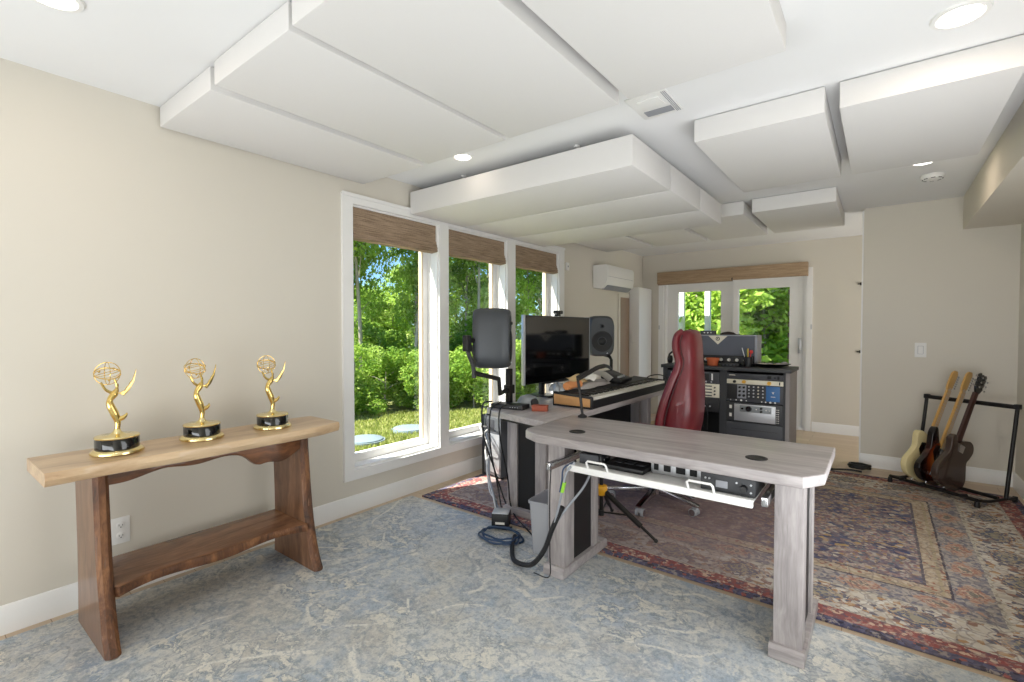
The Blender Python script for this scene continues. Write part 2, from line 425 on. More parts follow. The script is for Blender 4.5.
def catmull(pts, k=6):
    P = [Vector(p) for p in pts]; P = [P[0]*2-P[1]]+P+[P[-1]*2-P[-2]]; out = []
    for i in range(1, len(P)-2):
        for j in range(k):
            t = j/k; a, b, c, d = P[i-1:i+3]
            out.append(.5*((2*b)+(c-a)*t+(2*a-5*b+4*c-d)*t*t+(3*b-a-3*c+d)*t**3))
    out.append(P[-2]); return out
def tube(bm, pts, r, n=8, smooth=6, closed=False):
    P = catmull(pts, smooth) if smooth else [Vector(p) for p in pts]
    R = r if callable(r) else (lambda t: r)
    rings = []; up = None
    for i, p in enumerate(P):
        a, b = P[max(i-1, 0)], P[min(i+1, len(P)-1)]
        t = (b-a).normalized() if (b-a).length > 1e-9 else Vector((0, 0, 1))
        if up is None: up = t.orthogonal().normalized()
        up = (up-t*up.dot(t)); up = up.normalized() if up.length > 1e-6 else t.orthogonal().normalized()
        s = t.cross(up); rr = R(i/max(1, len(P)-1))
        rings.append([bm.verts.new(p+(up*math.cos(2*PI*j/n)+s*math.sin(2*PI*j/n))*rr) for j in range(n)])
    for a, b in zip(rings, rings[1:]):
        for j in range(n): bm.faces.new((a[j], a[(j+1) % n], b[(j+1) % n], b[j]))
    if closed:
        pass
    bm.faces.new(rings[0][::-1]); bm.faces.new(rings[-1])
    return bm
def lathe(bm, prof, c=(0, 0, 0), n=24, sx=1, sy=1):
    c = Vector(c); rings = []
    for r, z in prof:
        rings.append([bm.verts.new(c+Vector((r*sx*math.cos(2*PI*j/n), r*sy*math.sin(2*PI*j/n), z))) for j in range(n)])
    for a, b in zip(rings, rings[1:]):
        for j in range(n): bm.faces.new((a[j], a[(j+1) % n], b[(j+1) % n], b[j]))
    bm.faces.new(rings[0][::-1]); bm.faces.new(rings[-1]); return bm
def prism(bm, poly, axis, a, b, bev=0, seg=2):
    """extrude a 2D polygon; axis is the extrusion axis, poly in the other two (in order x,y,z)"""
    def P(u, v, w): return {'x': (w, u, v), 'y': (u, w, v), 'z': (u, v, w)}[axis]
    m = bmesh.new()
    va = [m.verts.new(P(u, v, a)) for u, v in poly]; vb = [m.verts.new(P(u, v, b)) for u, v in poly]
    m.faces.new(va); m.faces.new(vb[::-1]); k = len(poly)
    for i in range(k): m.faces.new((va[i], vb[i], vb[(i+1) % k], va[(i+1) % k]))
    bmesh.ops.recalc_face_normals(m, faces=m.faces[:])
    if bev:
        ed = [e for e in m.edges if abs(e.verts[0].co['xyz'.index(axis)]-e.verts[1].co['xyz'.index(axis)]) < 1e-6]
        bmesh.ops.bevel(m, geom=ed, offset=bev, segments=seg, profile=.6, affect='EDGES')
    merge(bm, m); return bm
def loft(bm, rings, cap=True):
    R = [[bm.verts.new(p) for p in r] for r in rings]; n = len(R[0])
    for a, b in zip(R, R[1:]):
        for j in range(n): bm.faces.new((a[j], a[(j+1) % n], b[(j+1) % n], b[j]))
    if cap: bm.faces.new(R[0][::-1]); bm.faces.new(R[-1])
    return bm
def ball(bm, c, r, sx=1, sy=1, sz=1, u=16, v=10):
    m = Matrix.Translation(c) @ Matrix.Diagonal((sx, sy, sz, 1))
    bmesh.ops.create_uvsphere(bm, u_segments=u, v_segments=v, radius=r, matrix=m); return bm
def xf(bm, mat): bmesh.ops.transform(bm, matrix=mat, verts=bm.verts); return bm

def obj(name, bm, mat, parent=None, smooth=35, kind=None, label=None):
    bmesh.ops.recalc_face_normals(bm, faces=bm.faces[:])
    if smooth:
        lim = math.radians(smooth)
        for f in bm.faces: f.smooth = True
        for e in bm.edges:
            if len(e.link_faces) == 2 and e.calc_face_angle(0) > lim: e.smooth = False
    me = bpy.data.meshes.new(name); bm.to_mesh(me); bm.free()
    me.materials.append(M[mat] if isinstance(mat, str) else mat)
    o = bpy.data.objects.new(name, me); COL.objects.link(o)
    if parent: o.parent = parent
    if kind: o['kind'] = kind
    if label: o['label'] = label
    return o
def tag(o, label, cat, group=None):
    o['label'] = label; o['category'] = cat
    if group: o['group'] = group
    return o
def thing(name, label, cat, loc=(0, 0, 0), rz=0, group=None):
    o = bpy.data.objects.new(name, None); COL.objects.link(o); o.empty_display_size = .05
    o.location = loc; o.rotation_euler = (0, 0, rz)
    return tag(o, label, cat, group)
def dup(root, loc, rz=None, label=None):
    def cp(o, parent):
        c = o.copy(); COL.objects.link(c)
        if parent: c.parent = parent
        for ch in o.children: cp(ch, c)
        return c
    r = cp(root, None); r.location = loc
    if rz is not None: r.rotation_euler[2] = rz
    if label: r['label'] = label
    return r
def struct(name, bm, mat, parent=None, smooth=35):
    return obj(name, bm, mat, parent, smooth, None if parent else 'structure')
def structroot(name):
    o = bpy.data.objects.new(name, None); COL.objects.link(o); o['kind'] = 'structure'; return o

# ------------------------------------------------------------------ room shell
CEIL = 2.41
FARY, NWY, NWX, RWX = 7.10, 5.57, 2.78, 3.80
WY = [(1.97, 2.79), (2.896, 3.70), (3.83, 4.65)]
WZ0, WZ1 = .30, 2.15
struct('floor', box(BM(), -.2, 4.6, -2.0, 7.3, -.12, 0), 'oak_floor')
struct('ceiling', box(BM(), -.24, 4.6, -2.2, 7.5, CEIL, CEIL+.2), 'ceiling_paint')
b = BM()
box(b, -.2, 0, -2.0, 1.97, -.3, CEIL); box(b, -.2, 0, 4.65, 7.3, -.3, CEIL)
box(b, -.2, 0, 1.97, 4.65, -.3, WZ0); box(b, -.2, 0, 1.97, 4.65, WZ1, CEIL)
for (a, _), (_, c) in zip(WY[1:], WY[:-1]): box(b, -.2, 0, c, a, WZ0, WZ1)
struct('wall_left', b, 'wall_paint')
DX0, DX1, DZ1 = .33, 2.17, 2.0
b = BM()
box(b, 0, DX0, FARY, FARY+.2, 0, CEIL); box(b, DX1, 4.6, FARY, FARY+.2, 0, CEIL); box(b, DX0, DX1, FARY, FARY+.2, DZ1, CEIL)
struct('wall_far', b, 'wall_paint')
struct('wall_closet', box(BM(), NWX, RWX+.6, NWY, NWY+.14, 0, CEIL), 'wall_paint')
struct('wall_right', box(BM(), RWX, RWX+.2, -2.0, NWY, 0, CEIL), 'wall_paint')
struct('wall_alcove', box(BM(), 4.4, 4.6, NWY+.14, FARY, 0, CEIL), 'wall_paint')
struct('wall_back', box(BM(), -.2, RWX+.2, -2.2, -2.0, 0, CEIL), 'wall_paint')
struct('trim_soffit', box(BM(), 3.457, RWX, -2.0, NWY, 2.132, CEIL), 'wall_paint')
def baseboard(name, axis, a, c, pos, d):
    prof = [(0, 0), (.014*d, 0), (.014*d, .095), (.006*d, .118), (0, .122)]
    p = [(pos+u, z) for u, z in prof]
    return struct(name, prism(BM(), p, axis, a, c), 'trim_white')
baseboard('baseboard_left', 'y', -2.0, 6.2, 0, 1)
baseboard('baseboard_far', 'x', DX1+.07, NWX+.6, FARY, -1)
baseboard('baseboard_closet', 'x', NWX, RWX-.014, NWY, -1)
baseboard('baseboard_right', 'y', -2.0, NWY, RWX, -1)
struct('trim_closet_corner', box(BM(), NWX-.012, NWX-.0005, NWY-.004, NWY+.144, 0, CEIL-.02), 'trim_white')

def frame4(b, u0, u1, z0, z1, l, r, top, bot, d0, d1, axis='y', bev=0):
    def bx(a, c, e, f):
        if axis == 'y': box(b, d0, d1, a, c, e, f, bev)
        else: box(b, a, c, d0, d1, e, f, bev)
    bx(u0, u0+l, z0, z1); bx(u1-r, u1, z0, z1)
    if top: bx(u0+l, u1-r, z1-top, z1)
    if bot: bx(u0+l, u1-r, z0, z0+bot)
    return b
# window casing and mullion faces
b = BM()
frame4(b, 1.89, 4.76, .235, 2.215, .08, .11, .065, .065, 0, .022)
box(b, .0225, .03, 1.885, 4.765, 2.195, 2.22)
for (a, _), (_, c) in zip(WY[1:], WY[:-1]): box(b, 0, .020, c, a, WZ0, WZ1)
struct('trim_window_casing', b, 'trim_white')
for i, (y0, y1) in enumerate(WY):
    w = structroot('window_%d' % (i+1))
    b = BM()   # jamb liner
    frame4(b, y0, y1, WZ0, WZ1, .012, .012, .012, .018, -.19, 0)
    struct('window_frame', b, 'trim_white', w)
    b = BM()
    x0, x1 = -.165, -.115
    frame4(b, y0+.0125, y1-.0125, WZ0+.0185, WZ1-.0125, .05, .05, .053, .057, x0, x1)
    struct('window_sash', b, 'trim_white', w)
    b = BM()
    box(b, -.15, -.112, y1-.078, y1-.062, WZ0+.075, WZ1-.065); box(b, -.15, -.112, y0+.062, y0+.07, WZ0+.075, WZ1-.065)
    struct('window_stop', b, 'window_wood', w)
    struct('window_pane', box(BM(), -.142, -.138, y0+.062, y1-.062, WZ0+.07, WZ1-.06), 'window_glass', w)

# sliding door in the far wall
d = structroot('door_1')
b = BM()
frame4(b, DX0-.07, DX1+.06, 0, DZ1+.07, .07, .06, .07, 0, FARY-.018, FARY, 'x')
struct('door_casing', b, 'trim_white', d)
b = BM()
frame4(b, DX0, DX1, 0, DZ1, .03, .03, .03, .03, FARY, FARY+.16, 'x')
struct('door_frame', b, 'trim_white', d)
def leaf(x0, x1, y, sl, sr, top, bot):
    b = BM()
    frame4(b, x0, x1, .031, DZ1-.031, sl, sr, top, bot, y, y+.045, 'x')
    return b
struct('sliding_panel', leaf(.36, 1.32, FARY+.09, .155, .20, .13, .2), 'trim_white', d)
struct('sliding_panel', leaf(1.29, 2.14, FARY+.035, .075, .165, .13, .2), 'trim_white', d)
struct('door_pane', box(BM(), .51, 1.125, FARY+.11, FARY+.114, .2, 1.86), 'window_glass', d)
struct('door_pane', box(BM(), 1.36, 1.98, FARY+.055, FARY+.059, .2, 1.86), 'window_glass', d)
b = BM(); box(b, 2.075, 2.115, FARY+.02, FARY+.036, .98, 1.18, .006); box(b, 2.085, 2.105, FARY+.0, FARY+.022, 1.02, 1.14, .006)
struct('door_handle', b, 'brushed_silver', d)
b = BM(); box(b, DX1+.045, DX1+.062, FARY-.022, FARY-.018, 1.29, 1.35); box(b, DX0-.066, DX0-.05, FARY-.022, FARY-.018, 1.29, 1.35)
struct('door_latch', b, 'brushed_silver', d)

# doorway and tall white cupboard at the far end of the window wall
d = structroot('door_2')
struct('door_leaf', box(BM(), 0, .012, 6.27, 6.58, 0, 1.74), 'taupe_door', d)
b = BM(); box(b, 0, .02, 6.22, 6.27, 0, 1.79, .003); box(b, 0, .02, 6.27, 6.58, 1.74, 1.79, .003)
struct('door_casing', b, 'wall_paint', d)
c = thing('tall_cupboard', 'tall narrow white cupboard in the far corner beside the sliding glass door', 'cupboard', (.1, 6.82, 0))
obj('body', box(BM(), -.094, .04, -.22, .255, .0, 1.9, .004), 'trim_white', c)
obj('door', box(BM(), .0405, .056, -.215, .25, .02, 1.89, .003), 'trim_white', c)
b = BM(); tube(b, [(-.03, -.221, 1.10), (-.03, -.25, 1.11), (-.03, -.25, 1.25), (-.03, -.221, 1.26)], .008, 8, 0)
obj('handle', b, 'white_plastic', c)

# ------------------------------------------------------------------ rugs
b = BM(); box(b, .07, 3.72, -1.9, 2.435, .0005, .009, .003)
tag(obj('area_rug', b, 'blue_rug'), 'large faded blue and grey rug with cream scrollwork under the console table', 'rug')
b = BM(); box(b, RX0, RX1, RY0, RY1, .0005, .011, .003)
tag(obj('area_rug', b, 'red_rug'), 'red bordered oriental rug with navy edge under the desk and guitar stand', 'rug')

# ------------------------------------------------------------------ ceiling panels
def panel(x0, x1, y0, y1, z0, z1, label, group):
    b = BM(); box(b, x0, x1, y0, y1, z0, z1, .006, 2)
    return tag(obj('acoustic_panel', b, 'panel_fabric'), label, 'acoustic panel', group)
GP = 'white acoustic ceiling panels'
E9 = .004
panel(.012, .632, .86, 2.065, 2.305, CEIL-E9, 'white acoustic ceiling panel against the bare wall, above the gold trophies', GP)
panel(.684, 1.295, .855, 2.06, 2.305, CEIL-E9, 'white ceiling panel second from the bare wall in the front row', GP)
panel(1.325, 1.956, .85, 2.05, 2.305, CEIL-E9, 'white ceiling panel third from the bare wall in the front row', GP)
panel(2.01, 2.625, .84, 2.035, 2.305, CEIL-E9, 'white ceiling panel at the front row end, farthest from the windows', GP)
for k, (y0, y1, lab) in enumerate(((2.475, 3.074, 'long low-hung white ceiling panel nearest the camera of three by the windows'), (3.084, 3.72, 'middle of the three long low-hung white ceiling panels by the windows'), (3.73, 4.312, 'long low-hung white ceiling panel over the far window, last of three'))):
    x0 = .026 if y0 < 4.7 else .01
    r = thing('acoustic_panel', lab, 'acoustic panel', (x0, y0, 2.172), 0, GP)
    obj('body', box(BM(), 0, 1.836-x0, 0, y1-y0, 0, .17, .006), 'panel_fabric', r)
    for hx in (.45, 1.4):
        b = BM(); cyl(b, (hx, (y1-y0)/2 if k else .12, .165), (hx, (y1-y0)/2 if k else .12, CEIL-2.172-.012), .004, n=8); cyl(b, (hx, (y1-y0)/2 if k else .12, CEIL-2.172-.014), (hx, (y1-y0)/2 if k else .12, CEIL-2.172-.001), .02, n=12)
        obj('hanger', b, 'white_plastic', r)
panel(2.105, 2.695, 2.66, 3.845, 2.287, CEIL-E9, 'square white ceiling panel beside the white ceiling vent, amid the room', GP)
panel(2.752, 3.345, 2.655, 3.84, 2.287, CEIL-E9, 'white ceiling panel beside the soffit, nearest the large round downlight', GP)
panel(.075, .705, 4.58, 5.70, 2.29, CEIL-E9, 'white ceiling panel over the wall air conditioner, far row', GP)
panel(.75, 1.335, 4.57, 5.70, 2.29, CEIL-E9, 'white ceiling panel second from the air conditioner in the far row', GP)
panel(1.385, 1.953, 4.57, 5.705, 2.29, CEIL-E9, 'white ceiling panel third from the air conditioner in the far row', GP)
panel(2.02, 2.625, 4.56, 5.68, 2.29, CEIL-E9, 'white ceiling panel at the far row end beside the closet wall', GP)

# ceiling fittings
def downlight(x, y, r, label, power=2.0):
    t = thing('downlight', label, 'ceiling light', (x, y, CEIL), 0, 'recessed downlights')
    b = BM(); n = 40
    prof = [(r*.74, -.003), (r*.78, -.009), (r, -.006), (r, -.0005)]
    lathe(b, [(r*.74, -.0005), (r*.74, -.004), (r*.80, -.010), (r*.96, -.008), (r, -.0005)], n=n)
    obj('trim_ring', b, 'white_plastic', t)
    b = BM(); lathe(b, [(r*.72, -.0045), (r*.70, -.0112), (r*.3, -.0112)], n=n)
    obj('lamp_disc', b, 'lamp_disc', t)
    l = bpy.data.lights.new('downlight_glow', 'AREA'); l.shape = 'DISK'; l.size = r*1.4; l.energy = power; l.color = (1, .82, .64)
    lo = bpy.data.objects.new('downlight_glow', l); COL.objects.link(lo); lo.location = (x, y, CEIL-.014)
downlight(.683, .36, .085, 'round downlight over the bare wall nearest the camera, cut by the frame')
downlight(3.125, 2.36, .085, 'large round downlight between the front panels and the soffit panel', 2.2)
downlight(.745, 2.30, .07, 'round downlight between the window and the low-hung panels', .3)
downlight(3.125, 4.25, .07, 'thin sliver of downlight beside the smoke detector')
t = thing('ceiling_vent', 'square white ceiling vent between the panel rows', 'vent', (2.0, 2.36, CEIL))
b = BM(); box(b, -.1, .1, -.13, .13, -.008, -.0005, .002)
obj('frame', b, 'white_plastic', t)
b = BM(); box(b, -.055, .055, -.09, .01, -.016, -.008, .003); obj('cover', b, 'white_plastic', t)
b = BM()
for k in range(3): box(b, .075+.008*k, .078+.008*k, -.12, .12, -.0095, -.008)
box(b, -.07, .07, .04, .1, -.012, -.008, .002)
obj('grille', b, 'amp_trim', t)
t = thing('smoke_detector', 'round white smoke detector on the ceiling near the closet wall', 'smoke detector', (3.2, 4.66, CEIL))
b = BM(); lathe(b, [(.068, -.0005), (.07, -.012), (.06, -.03), (.035, -.038), (.01, -.04)], n=28); obj('body', b, 'white_plastic', t)
b = BM()
for k in range(8):
    a = k*PI/4; box(b, -.012, .012, -.003, .003, -.034, -.026, rot=Matrix.Translation((.056*math.cos(a), .056*math.sin(a), 0)) @ Matrix.Rotation(a+PI/2, 4, 'Z'))
obj('slots', b, 'black_plastic', t)

# ------------------------------------------------------------------ roman shades and valance
def shade(y0, y1, label):
    t = thing('roman_shade', label, 'window shade', (-.045, (y0+y1)/2, 2.137), 0, 'woven roman shades')
    h = (y1-y0)/2-.014
    prof = [(-.02, 0), (.034, 0), (.034, -.12), (.052, -.185), (.048, -.215), (-.012, -.222), (-.02, -.12)]
    b = BM(); prism(b, prof, 'y', -h, h); obj('panel', b, 'woven_shade', t)
    b = BM()
    for k, (z, x) in enumerate(((-.135, .042), (-.158, .050), (-.180, .056), (-.200, .056))):
        prism(b, [(x-.012, z+.012), (x, z), (x, z-.014), (x-.016, z-.006)], 'y', -h, h)
    obj('fold', b, 'woven_shade', t)
    b = BM(); tube(b, [(-.01, h-.02, -.22), (-.012, h-.03, -.5), (-.006, h-.03, -.8), (-.01, h-.028, -.95)], .0022, 6); ball(b, (-.01, h-.028, -.96), .008)
    obj('pull_cord', b, 'cable_white', t)
shade(*WY[0], 'brown woven roman shade on the window nearest the console table')
shade(*WY[1], 'brown woven roman shade on the middle window of three')
shade(*WY[2], 'brown woven roman shade on the window nearest the air conditioner')
t = thing('door_valance', 'long light brown woven valance over the sliding glass door', 'valance', (1.225, FARY, 1.96))
obj('fascia', box(BM(), -.96, .96, -.10, -.085, 0, .172, .003), 'woven_valance', t)
b = BM(); box(b, -.96, -.948, -.085, -.019, 0, .172); box(b, .948, .96, -.085, -.019, 0, .172); box(b, -.948, .948, -.085, -.019, .155, .172)
obj('return', b, 'woven_valance', t)
b = BM(); box(b, -.955, .08, -.084, -.05, -.014, .03, .004); box(b, .09, .945, -.084, -.05, .0, .03, .004)
obj('shade_roll', b, 'woven_shade', t)
obj('shade_clip', box(BM(), .075, .088, -.104, -.1, 0.0, .03), 'black_plastic', t)

# ------------------------------------------------------------------ wall fittings
t = thing('wall_outlet', 'white wall outlet under the console table', 'outlet', (0, .674, .309))
obj('plate', box(BM(), .0005, .006, -.037, .037, -.064, .064, .003), 'white_plastic', t)
for z in (.025, -.025):
    r = obj('socket', lathe(BM(), [(.017, 0), (.017, .003), (.015, .004)], n=20), 'white_plastic', t)
    r.rotation_euler = (0, PI/2, 0); r.location = (.006, 0, z)
    b = BM(); box(b, .0101, .0106, -.008, -.006, z-.002, z+.007); box(b, .0101, .0106, .006, .008, z-.002, z+.006); cyl(b, (.0101, 0, z-.008), (.0106, 0, z-.008), .0025, n=10)
    obj('slot', b, 'deep_black', t)
t = thing('light_switch', 'white light switch on the closet wall above the guitars', 'light switch', (3.198, NWY, 1.103))
obj('plate', box(BM(), -.04, .04, -.007, -.0005, -.064, .064, .003), 'white_plastic', t)
obj('rocker_frame', box(BM(), -.0195, .0195, -.0078, -.0071, -.0365, .0365), 'amp_trim', t)
b = BM(); prism(b, [(-.007, -.034), (-.012, -.034), (-.008, .034), (-.007, .034)], 'x', -.017, .017); obj('rocker', b, 'white_plastic', t)
for z, lab in ((1.83, 'small black catch high on the far wall beside the closet corner'), (1.02, 'small black catch low on the far wall beside the closet corner')):
    t = thing('door_catch', lab, 'door catch', (2.735, FARY, z))
    b = BM(); box(b, -.02, .0, -.03, -.0005, -.016, .016, .003); obj('body', b, 'black_plastic', t)
    b = BM(); cyl(b, (-.02, -.022, 0), (-.045, -.022, 0), .006, n=10); obj('pin', b, 'black_metal', t)
t = thing('thermostat', 'small white wall sensor beside the last window', 'sensor', (0, 4.845, 2.02))
obj('body', box(BM(), .0005, .02, -.03, .03, -.045, .045, .004), 'white_plastic', t)
obj('button', box(BM(), .02, .023, -.008, .008, -.01, .01, .001), 'amp_trim', t)
t = thing('air_conditioner', 'white wall mounted air conditioner beyond the windows', 'air conditioner', (0, 5.9, 1.955))
prof = [(.0, -.14), (.13, -.15), (.185, -.10), (.2, -.03), (.2, .12), (.18, .15), (0, .15)]
obj('body', prism(BM(), prof, 'y', -.41, .41, .012, 3), 'white_plastic', t)
obj('louvre', prism(BM(), [(.10, -.156), (.135, -.156), (.186, -.112), (.183, -.106)], 'y', -.36, .36), 'amp_trim', t)
b = BM(); box(b, .2005, .202, -.38, .38, .0, .003); obj('seam', b, 'amp_trim', t)

# ------------------------------------------------------------------ live edge console table
t = thing('console_table', 'live edge walnut console table against the bare wall', 'table', (.35, .935, 0))
def wavy(f, a, c, n=40): return [(a+(c-a)*i/n, f((c-a)*i/n+a)) for i in range(n+1)]
ZT = .76
b = BM(); n = 44; rings = []
rnd = random.Random(3)
ph = [rnd.uniform(0, 6) for _ in range(6)]
for i in range(n+1):
    y = -.597+1.215*i/n
    fr = .18+.008*math.sin(5*y+ph[0])+.005*math.sin(13*y+ph[1])
    bk = -.178+.006*math.sin(6*y+ph[2])
    if y > .5: fr -= (y-.5)*.25; bk += (y-.5)*.1
    z0, z1 = ZT-.052, ZT
    rings.append([Vector(p) for p in ((bk, y, z0), (bk, y, z1-.004), (bk+.005, y, z1), (fr-.008, y, z1), (fr, y, z1-.006), (fr+.004+.003*math.sin(20*y), y, z1-.025), (fr-.006, y, z0+.004), (fr-.012, y, z0))])
loft(b, rings); obj('tabletop', b, 'walnut_light', t)
def table_leg(y0, y1):
    zs = [.0097, .03, .08, .15, .25, .35, .45, .55, .65, ZT-.0525]
    xs = [.235, .225, .20, .175, .15, .133, .12, .11, .10, .098]
    b = BM(); rings = []
    for z, x in zip(zs, xs):
        xb = -.20+.01*math.sin(6*z); r = .012
        wob = .004*math.sin(23*z+y0*7)
        rings.append([Vector(p) for p in ((xb, y0, z), (x-.03, y0, z), (x-.012+wob, y0+.001, z), (x+wob, y0+.016, z), (x+wob*.5, y1-.016, z), (x-.012, y1-.001, z), (x-.03, y1, z), (xb, y1, z))])
    loft(b, rings); L = obj('leg', b, 'walnut_slab', t)
    b = BM(); rings = []
    for z, x in zip(zs, xs):
        zz = min(max(z, .0135), ZT-.056)
        w = .004*math.sin(23*z+y0*7)+.0025*math.sin(51*z)
        rings.append([Vector(p) for p in ((x-.013+w, y0-.001, zz), (x+.004+w, y0+.014, zz), (x+.005+w*1.5, (y0+y1)/2, zz), (x+.004+w*.6, y1-.014, zz), (x-.013, y1+.001, zz), (x-.02, (y0+y1)/2, zz))])
    loft(b, rings); obj('live_edge', b, 'walnut_bark', L)
table_leg(-.447, -.397); table_leg(.41, .46)
# apron with a burl at the far end
b = BM(); rings = []; n = 46
for i in range(n+1):
    y = -.404+.813*i/n; u = i/n
    drop = .040+.02*max(0, (.25-u)/.25)+.075*math.exp(-((u-.86)/.13)**2)+.035*math.exp(-((u-.72)/.05)**2)+.006*math.sin(20*u)
    z1 = ZT-.0525; z0 = z1-drop; xf_ = .092+.03*math.exp(-((u-.84)/.12)**2)
    rings.append([Vector(p) for p in ((xf_-.05, y, z1), (xf_-.05, y, z0+.006), (xf_-.03, y, z0), (xf_-.006, y, z0+.003), (xf_, y, z0+drop*.35), (xf_-.004, y, z1))])
loft(b, rings); obj('apron', b, 'walnut_apron', t)
b = BM(); rings = []
for i in range(n+1):
    y = -.4045+.814*i/n; u = i/n
    fr = .115+.05*abs(2*u-1)**2.5-.012*math.sin(3*PI*u)-(.03 if i == 0 else .0)
    z0, z1 = .205, .25
    z0 += .006*math.sin(9*u)
    rings.append([Vector(p) for p in ((-.19, y, z0), (-.19, y, z1), (fr-.012, y, z1), (fr-.002, y, z1-.006), (fr+.004*math.sin(31*u), y, (z0+z1)/2), (fr-.008, y, z0+.002), (fr-.02, y, z0))])
loft(b, rings); sh = obj('shelf', b, 'walnut_shelf', t)
b = BM(); rings = []
for i in range(n+1):
    y = -.403+.811*i/n; u = i/n
    fr = .115+.05*abs(2*u-1)**2.5-.012*math.sin(3*PI*u)-(.03 if i == 0 else .0)
    z0 = .205+.006*math.sin(9*u); w = .004*math.sin(31*u)+.003*math.sin(77*u)
    rings.append([Vector(p) for p in ((fr-.012, y, z0-.0008), (fr-.004, y, z0+.001), (fr+.003+w, y, z0+.02), (fr+.001+w*.5, y, .243), (fr-.004, y, .2475))])
loft(b, rings); obj('live_edge', b, 'walnut_bark', sh)

# ------------------------------------------------------------------ gold statuettes
def statuette(label):
    t = thing('award_trophy', label, 'trophy', (0, 0, ZT), 0, 'gold trophies on the console table')
    b = BM(); lathe(b, [(.094, .0005), (.098, .004), (.097, .012), (.09, .018), (.082, .022)], n=40); obj('plinth', b, 'gold_band', t)
    b = BM(); lathe(b, [(.081, .022), (.081, .062), (.079, .066)], n=40); obj('name_band', b, 'black_gloss', t)
    b = BM(); lathe(b, [(.082, .0662), (.083, .07), (.08, .074), (.03, .077), (.022, .083), (.014, .092), (.012, .1)], n=40); obj('base_cap', b, 'gold_band', t)
    # plain swirling stem that forks into prongs
    b = BM()
    path = [(0, 0, .098), (0, .002, .13), (0, -.008, .165), (0, -.022, .20), (0, -.024, .225), (0, -.008, .25), (0, .0, .266)]
    rad = [.010, .012, .016, .015, .011, .015, .008]
    def rf(u):
        i = min(int(u*6), 5); f = u*6-i; return rad[i]*(1-f)+rad[i+1]*f
    tube(b, path, rf, 12)
    tube(b, [(0, .0, .14), (.004, .02, .145), (.004, .032, .155), (0, .036, .163)], lambda u: .010*(1-u)+.003, 8)     # gown flick
    tube(b, [(0, -.004, .262), (0, .003, .275), (0, .006, .292)], lambda u: .007-.004*u, 8)
    obj('stem', b, 'gold', t)
    b = BM(); tube(b, [(0, -.018, .255), (.004, -.04, .272), (.004, -.055, .302)], lambda u: .0065-.002*u, 8); tube(b, [(0, .004, .258), (.004, .0, .285), (.003, -.006, .312)], lambda u: .006-.002*u, 8)
    obj('prong', b, 'gold', t)
    # upswept blade
    b = BM(); pr = [(.004, .252), (.026, .238), (.048, .262), (.066, .300), (.074, .352), (.068, .332), (.058, .303), (.048, .292), (.044, .281), (.036, .275), (.032, .265), (.022, .258)]
    prism(b, pr, 'x', -.005, .003, .001)
    obj('swoosh', b, 'gold', t)
    b = BM(); R = .047; C = Vector((.004, -.032, .338))
    def ring(ax, ang, sx=1, off=0):
        m = Matrix.Translation(C) @ Matrix.Rotation(ang, 4, ax)
        pts = [m @ Vector((R*math.cos(a)*sx, R*math.sin(a), off)) for a in np.linspace(0, 2*PI, 29)]
        tube(b, pts, .0016, 6, 0)
    ring('Y', PI/2); ring('X', .25); ring('Y', .5, 1); ring('Y', -.5, 1); ring('X', PI/2, 1); ring('Y', PI/2-.6, .6)
    for a in range(3):
        v = Matrix.Rotation(a*2.1+.4, 3, 'X') @ Vector((0, R*.6, R*.2)); ball(b, C+v, .005, u=8, v=6)
    obj('wire_globe', b, 'gold', t)
    return t
s = statuette('gold trophy carrying a wire globe, nearest the console table edge by the camera')
s.location = (.345, .59, ZT); s.scale = (.94, .94, 1.0)
dup(s, (.335, .915, ZT), 0.15, 'gold trophy carrying a wire globe, middle of the three on the console table')
dup(s, (.34, 1.25, ZT), -.1, 'gold trophy carrying a wire globe, nearest the window on the console table')

# ------------------------------------------------------------------ front desk
DZ = .75
t = thing('studio_desk', 'grey ash wood desk with two pedestal legs and a pull-out tray', 'desk', (2.08, 2.31, 0))
x0, x1, y0, y1 = -.675, .68, -.31, .29
poly = [(x0+.02, y0+.06), (x0+.13, y0), (x1-.06, y0), (x1, y0+.1), (x1, y1), (x0, y1), (x0, y0+.10)]
obj('desktop', prism(BM(), poly, 'z', DZ-.045, DZ, .008, 3), 'desk_ash', t)
for gx in (-.41, .435):
    b = BM(); lathe(b, [(.042, .0003), (.042, .003), (.034, .0045), (.03, .002), (.012, .002)], (gx, -.13, DZ), 28); g = obj('grommet', b, 'black_plastic', t)
def pedestal(xc, par, w=.10):
    b = BM(); box(b, xc-w/2, xc+w/2, -.215, -.115, .05, DZ-.0455, .006); obj('leg', b, 'desk_ash_leg', par)
    b = BM(); box(b, xc-w/2, xc+w/2, .09, .16, .05, DZ-.0455, .006); obj('leg', b, 'desk_ash_leg', par)
    b = BM(); box(b, xc-w/2+.012, xc+w/2-.012, -.115, .09, .05, DZ-.0455); obj('infill_panel', b, 'black_plastic', par)
    b = BM(); prism(b, [(-.245, .0), (.25, .0), (.25, .035), (.235, .05), (-.23, .05), (-.245, .035)], 'x', xc-w/2-.012, xc+w/2+.012, .004); 
    xf(b, Matrix.Translation((0, 0, .011)))
    obj('foot', b, 'desk_ash', par)
pedestal(-.485, t); pedestal(.565, t)
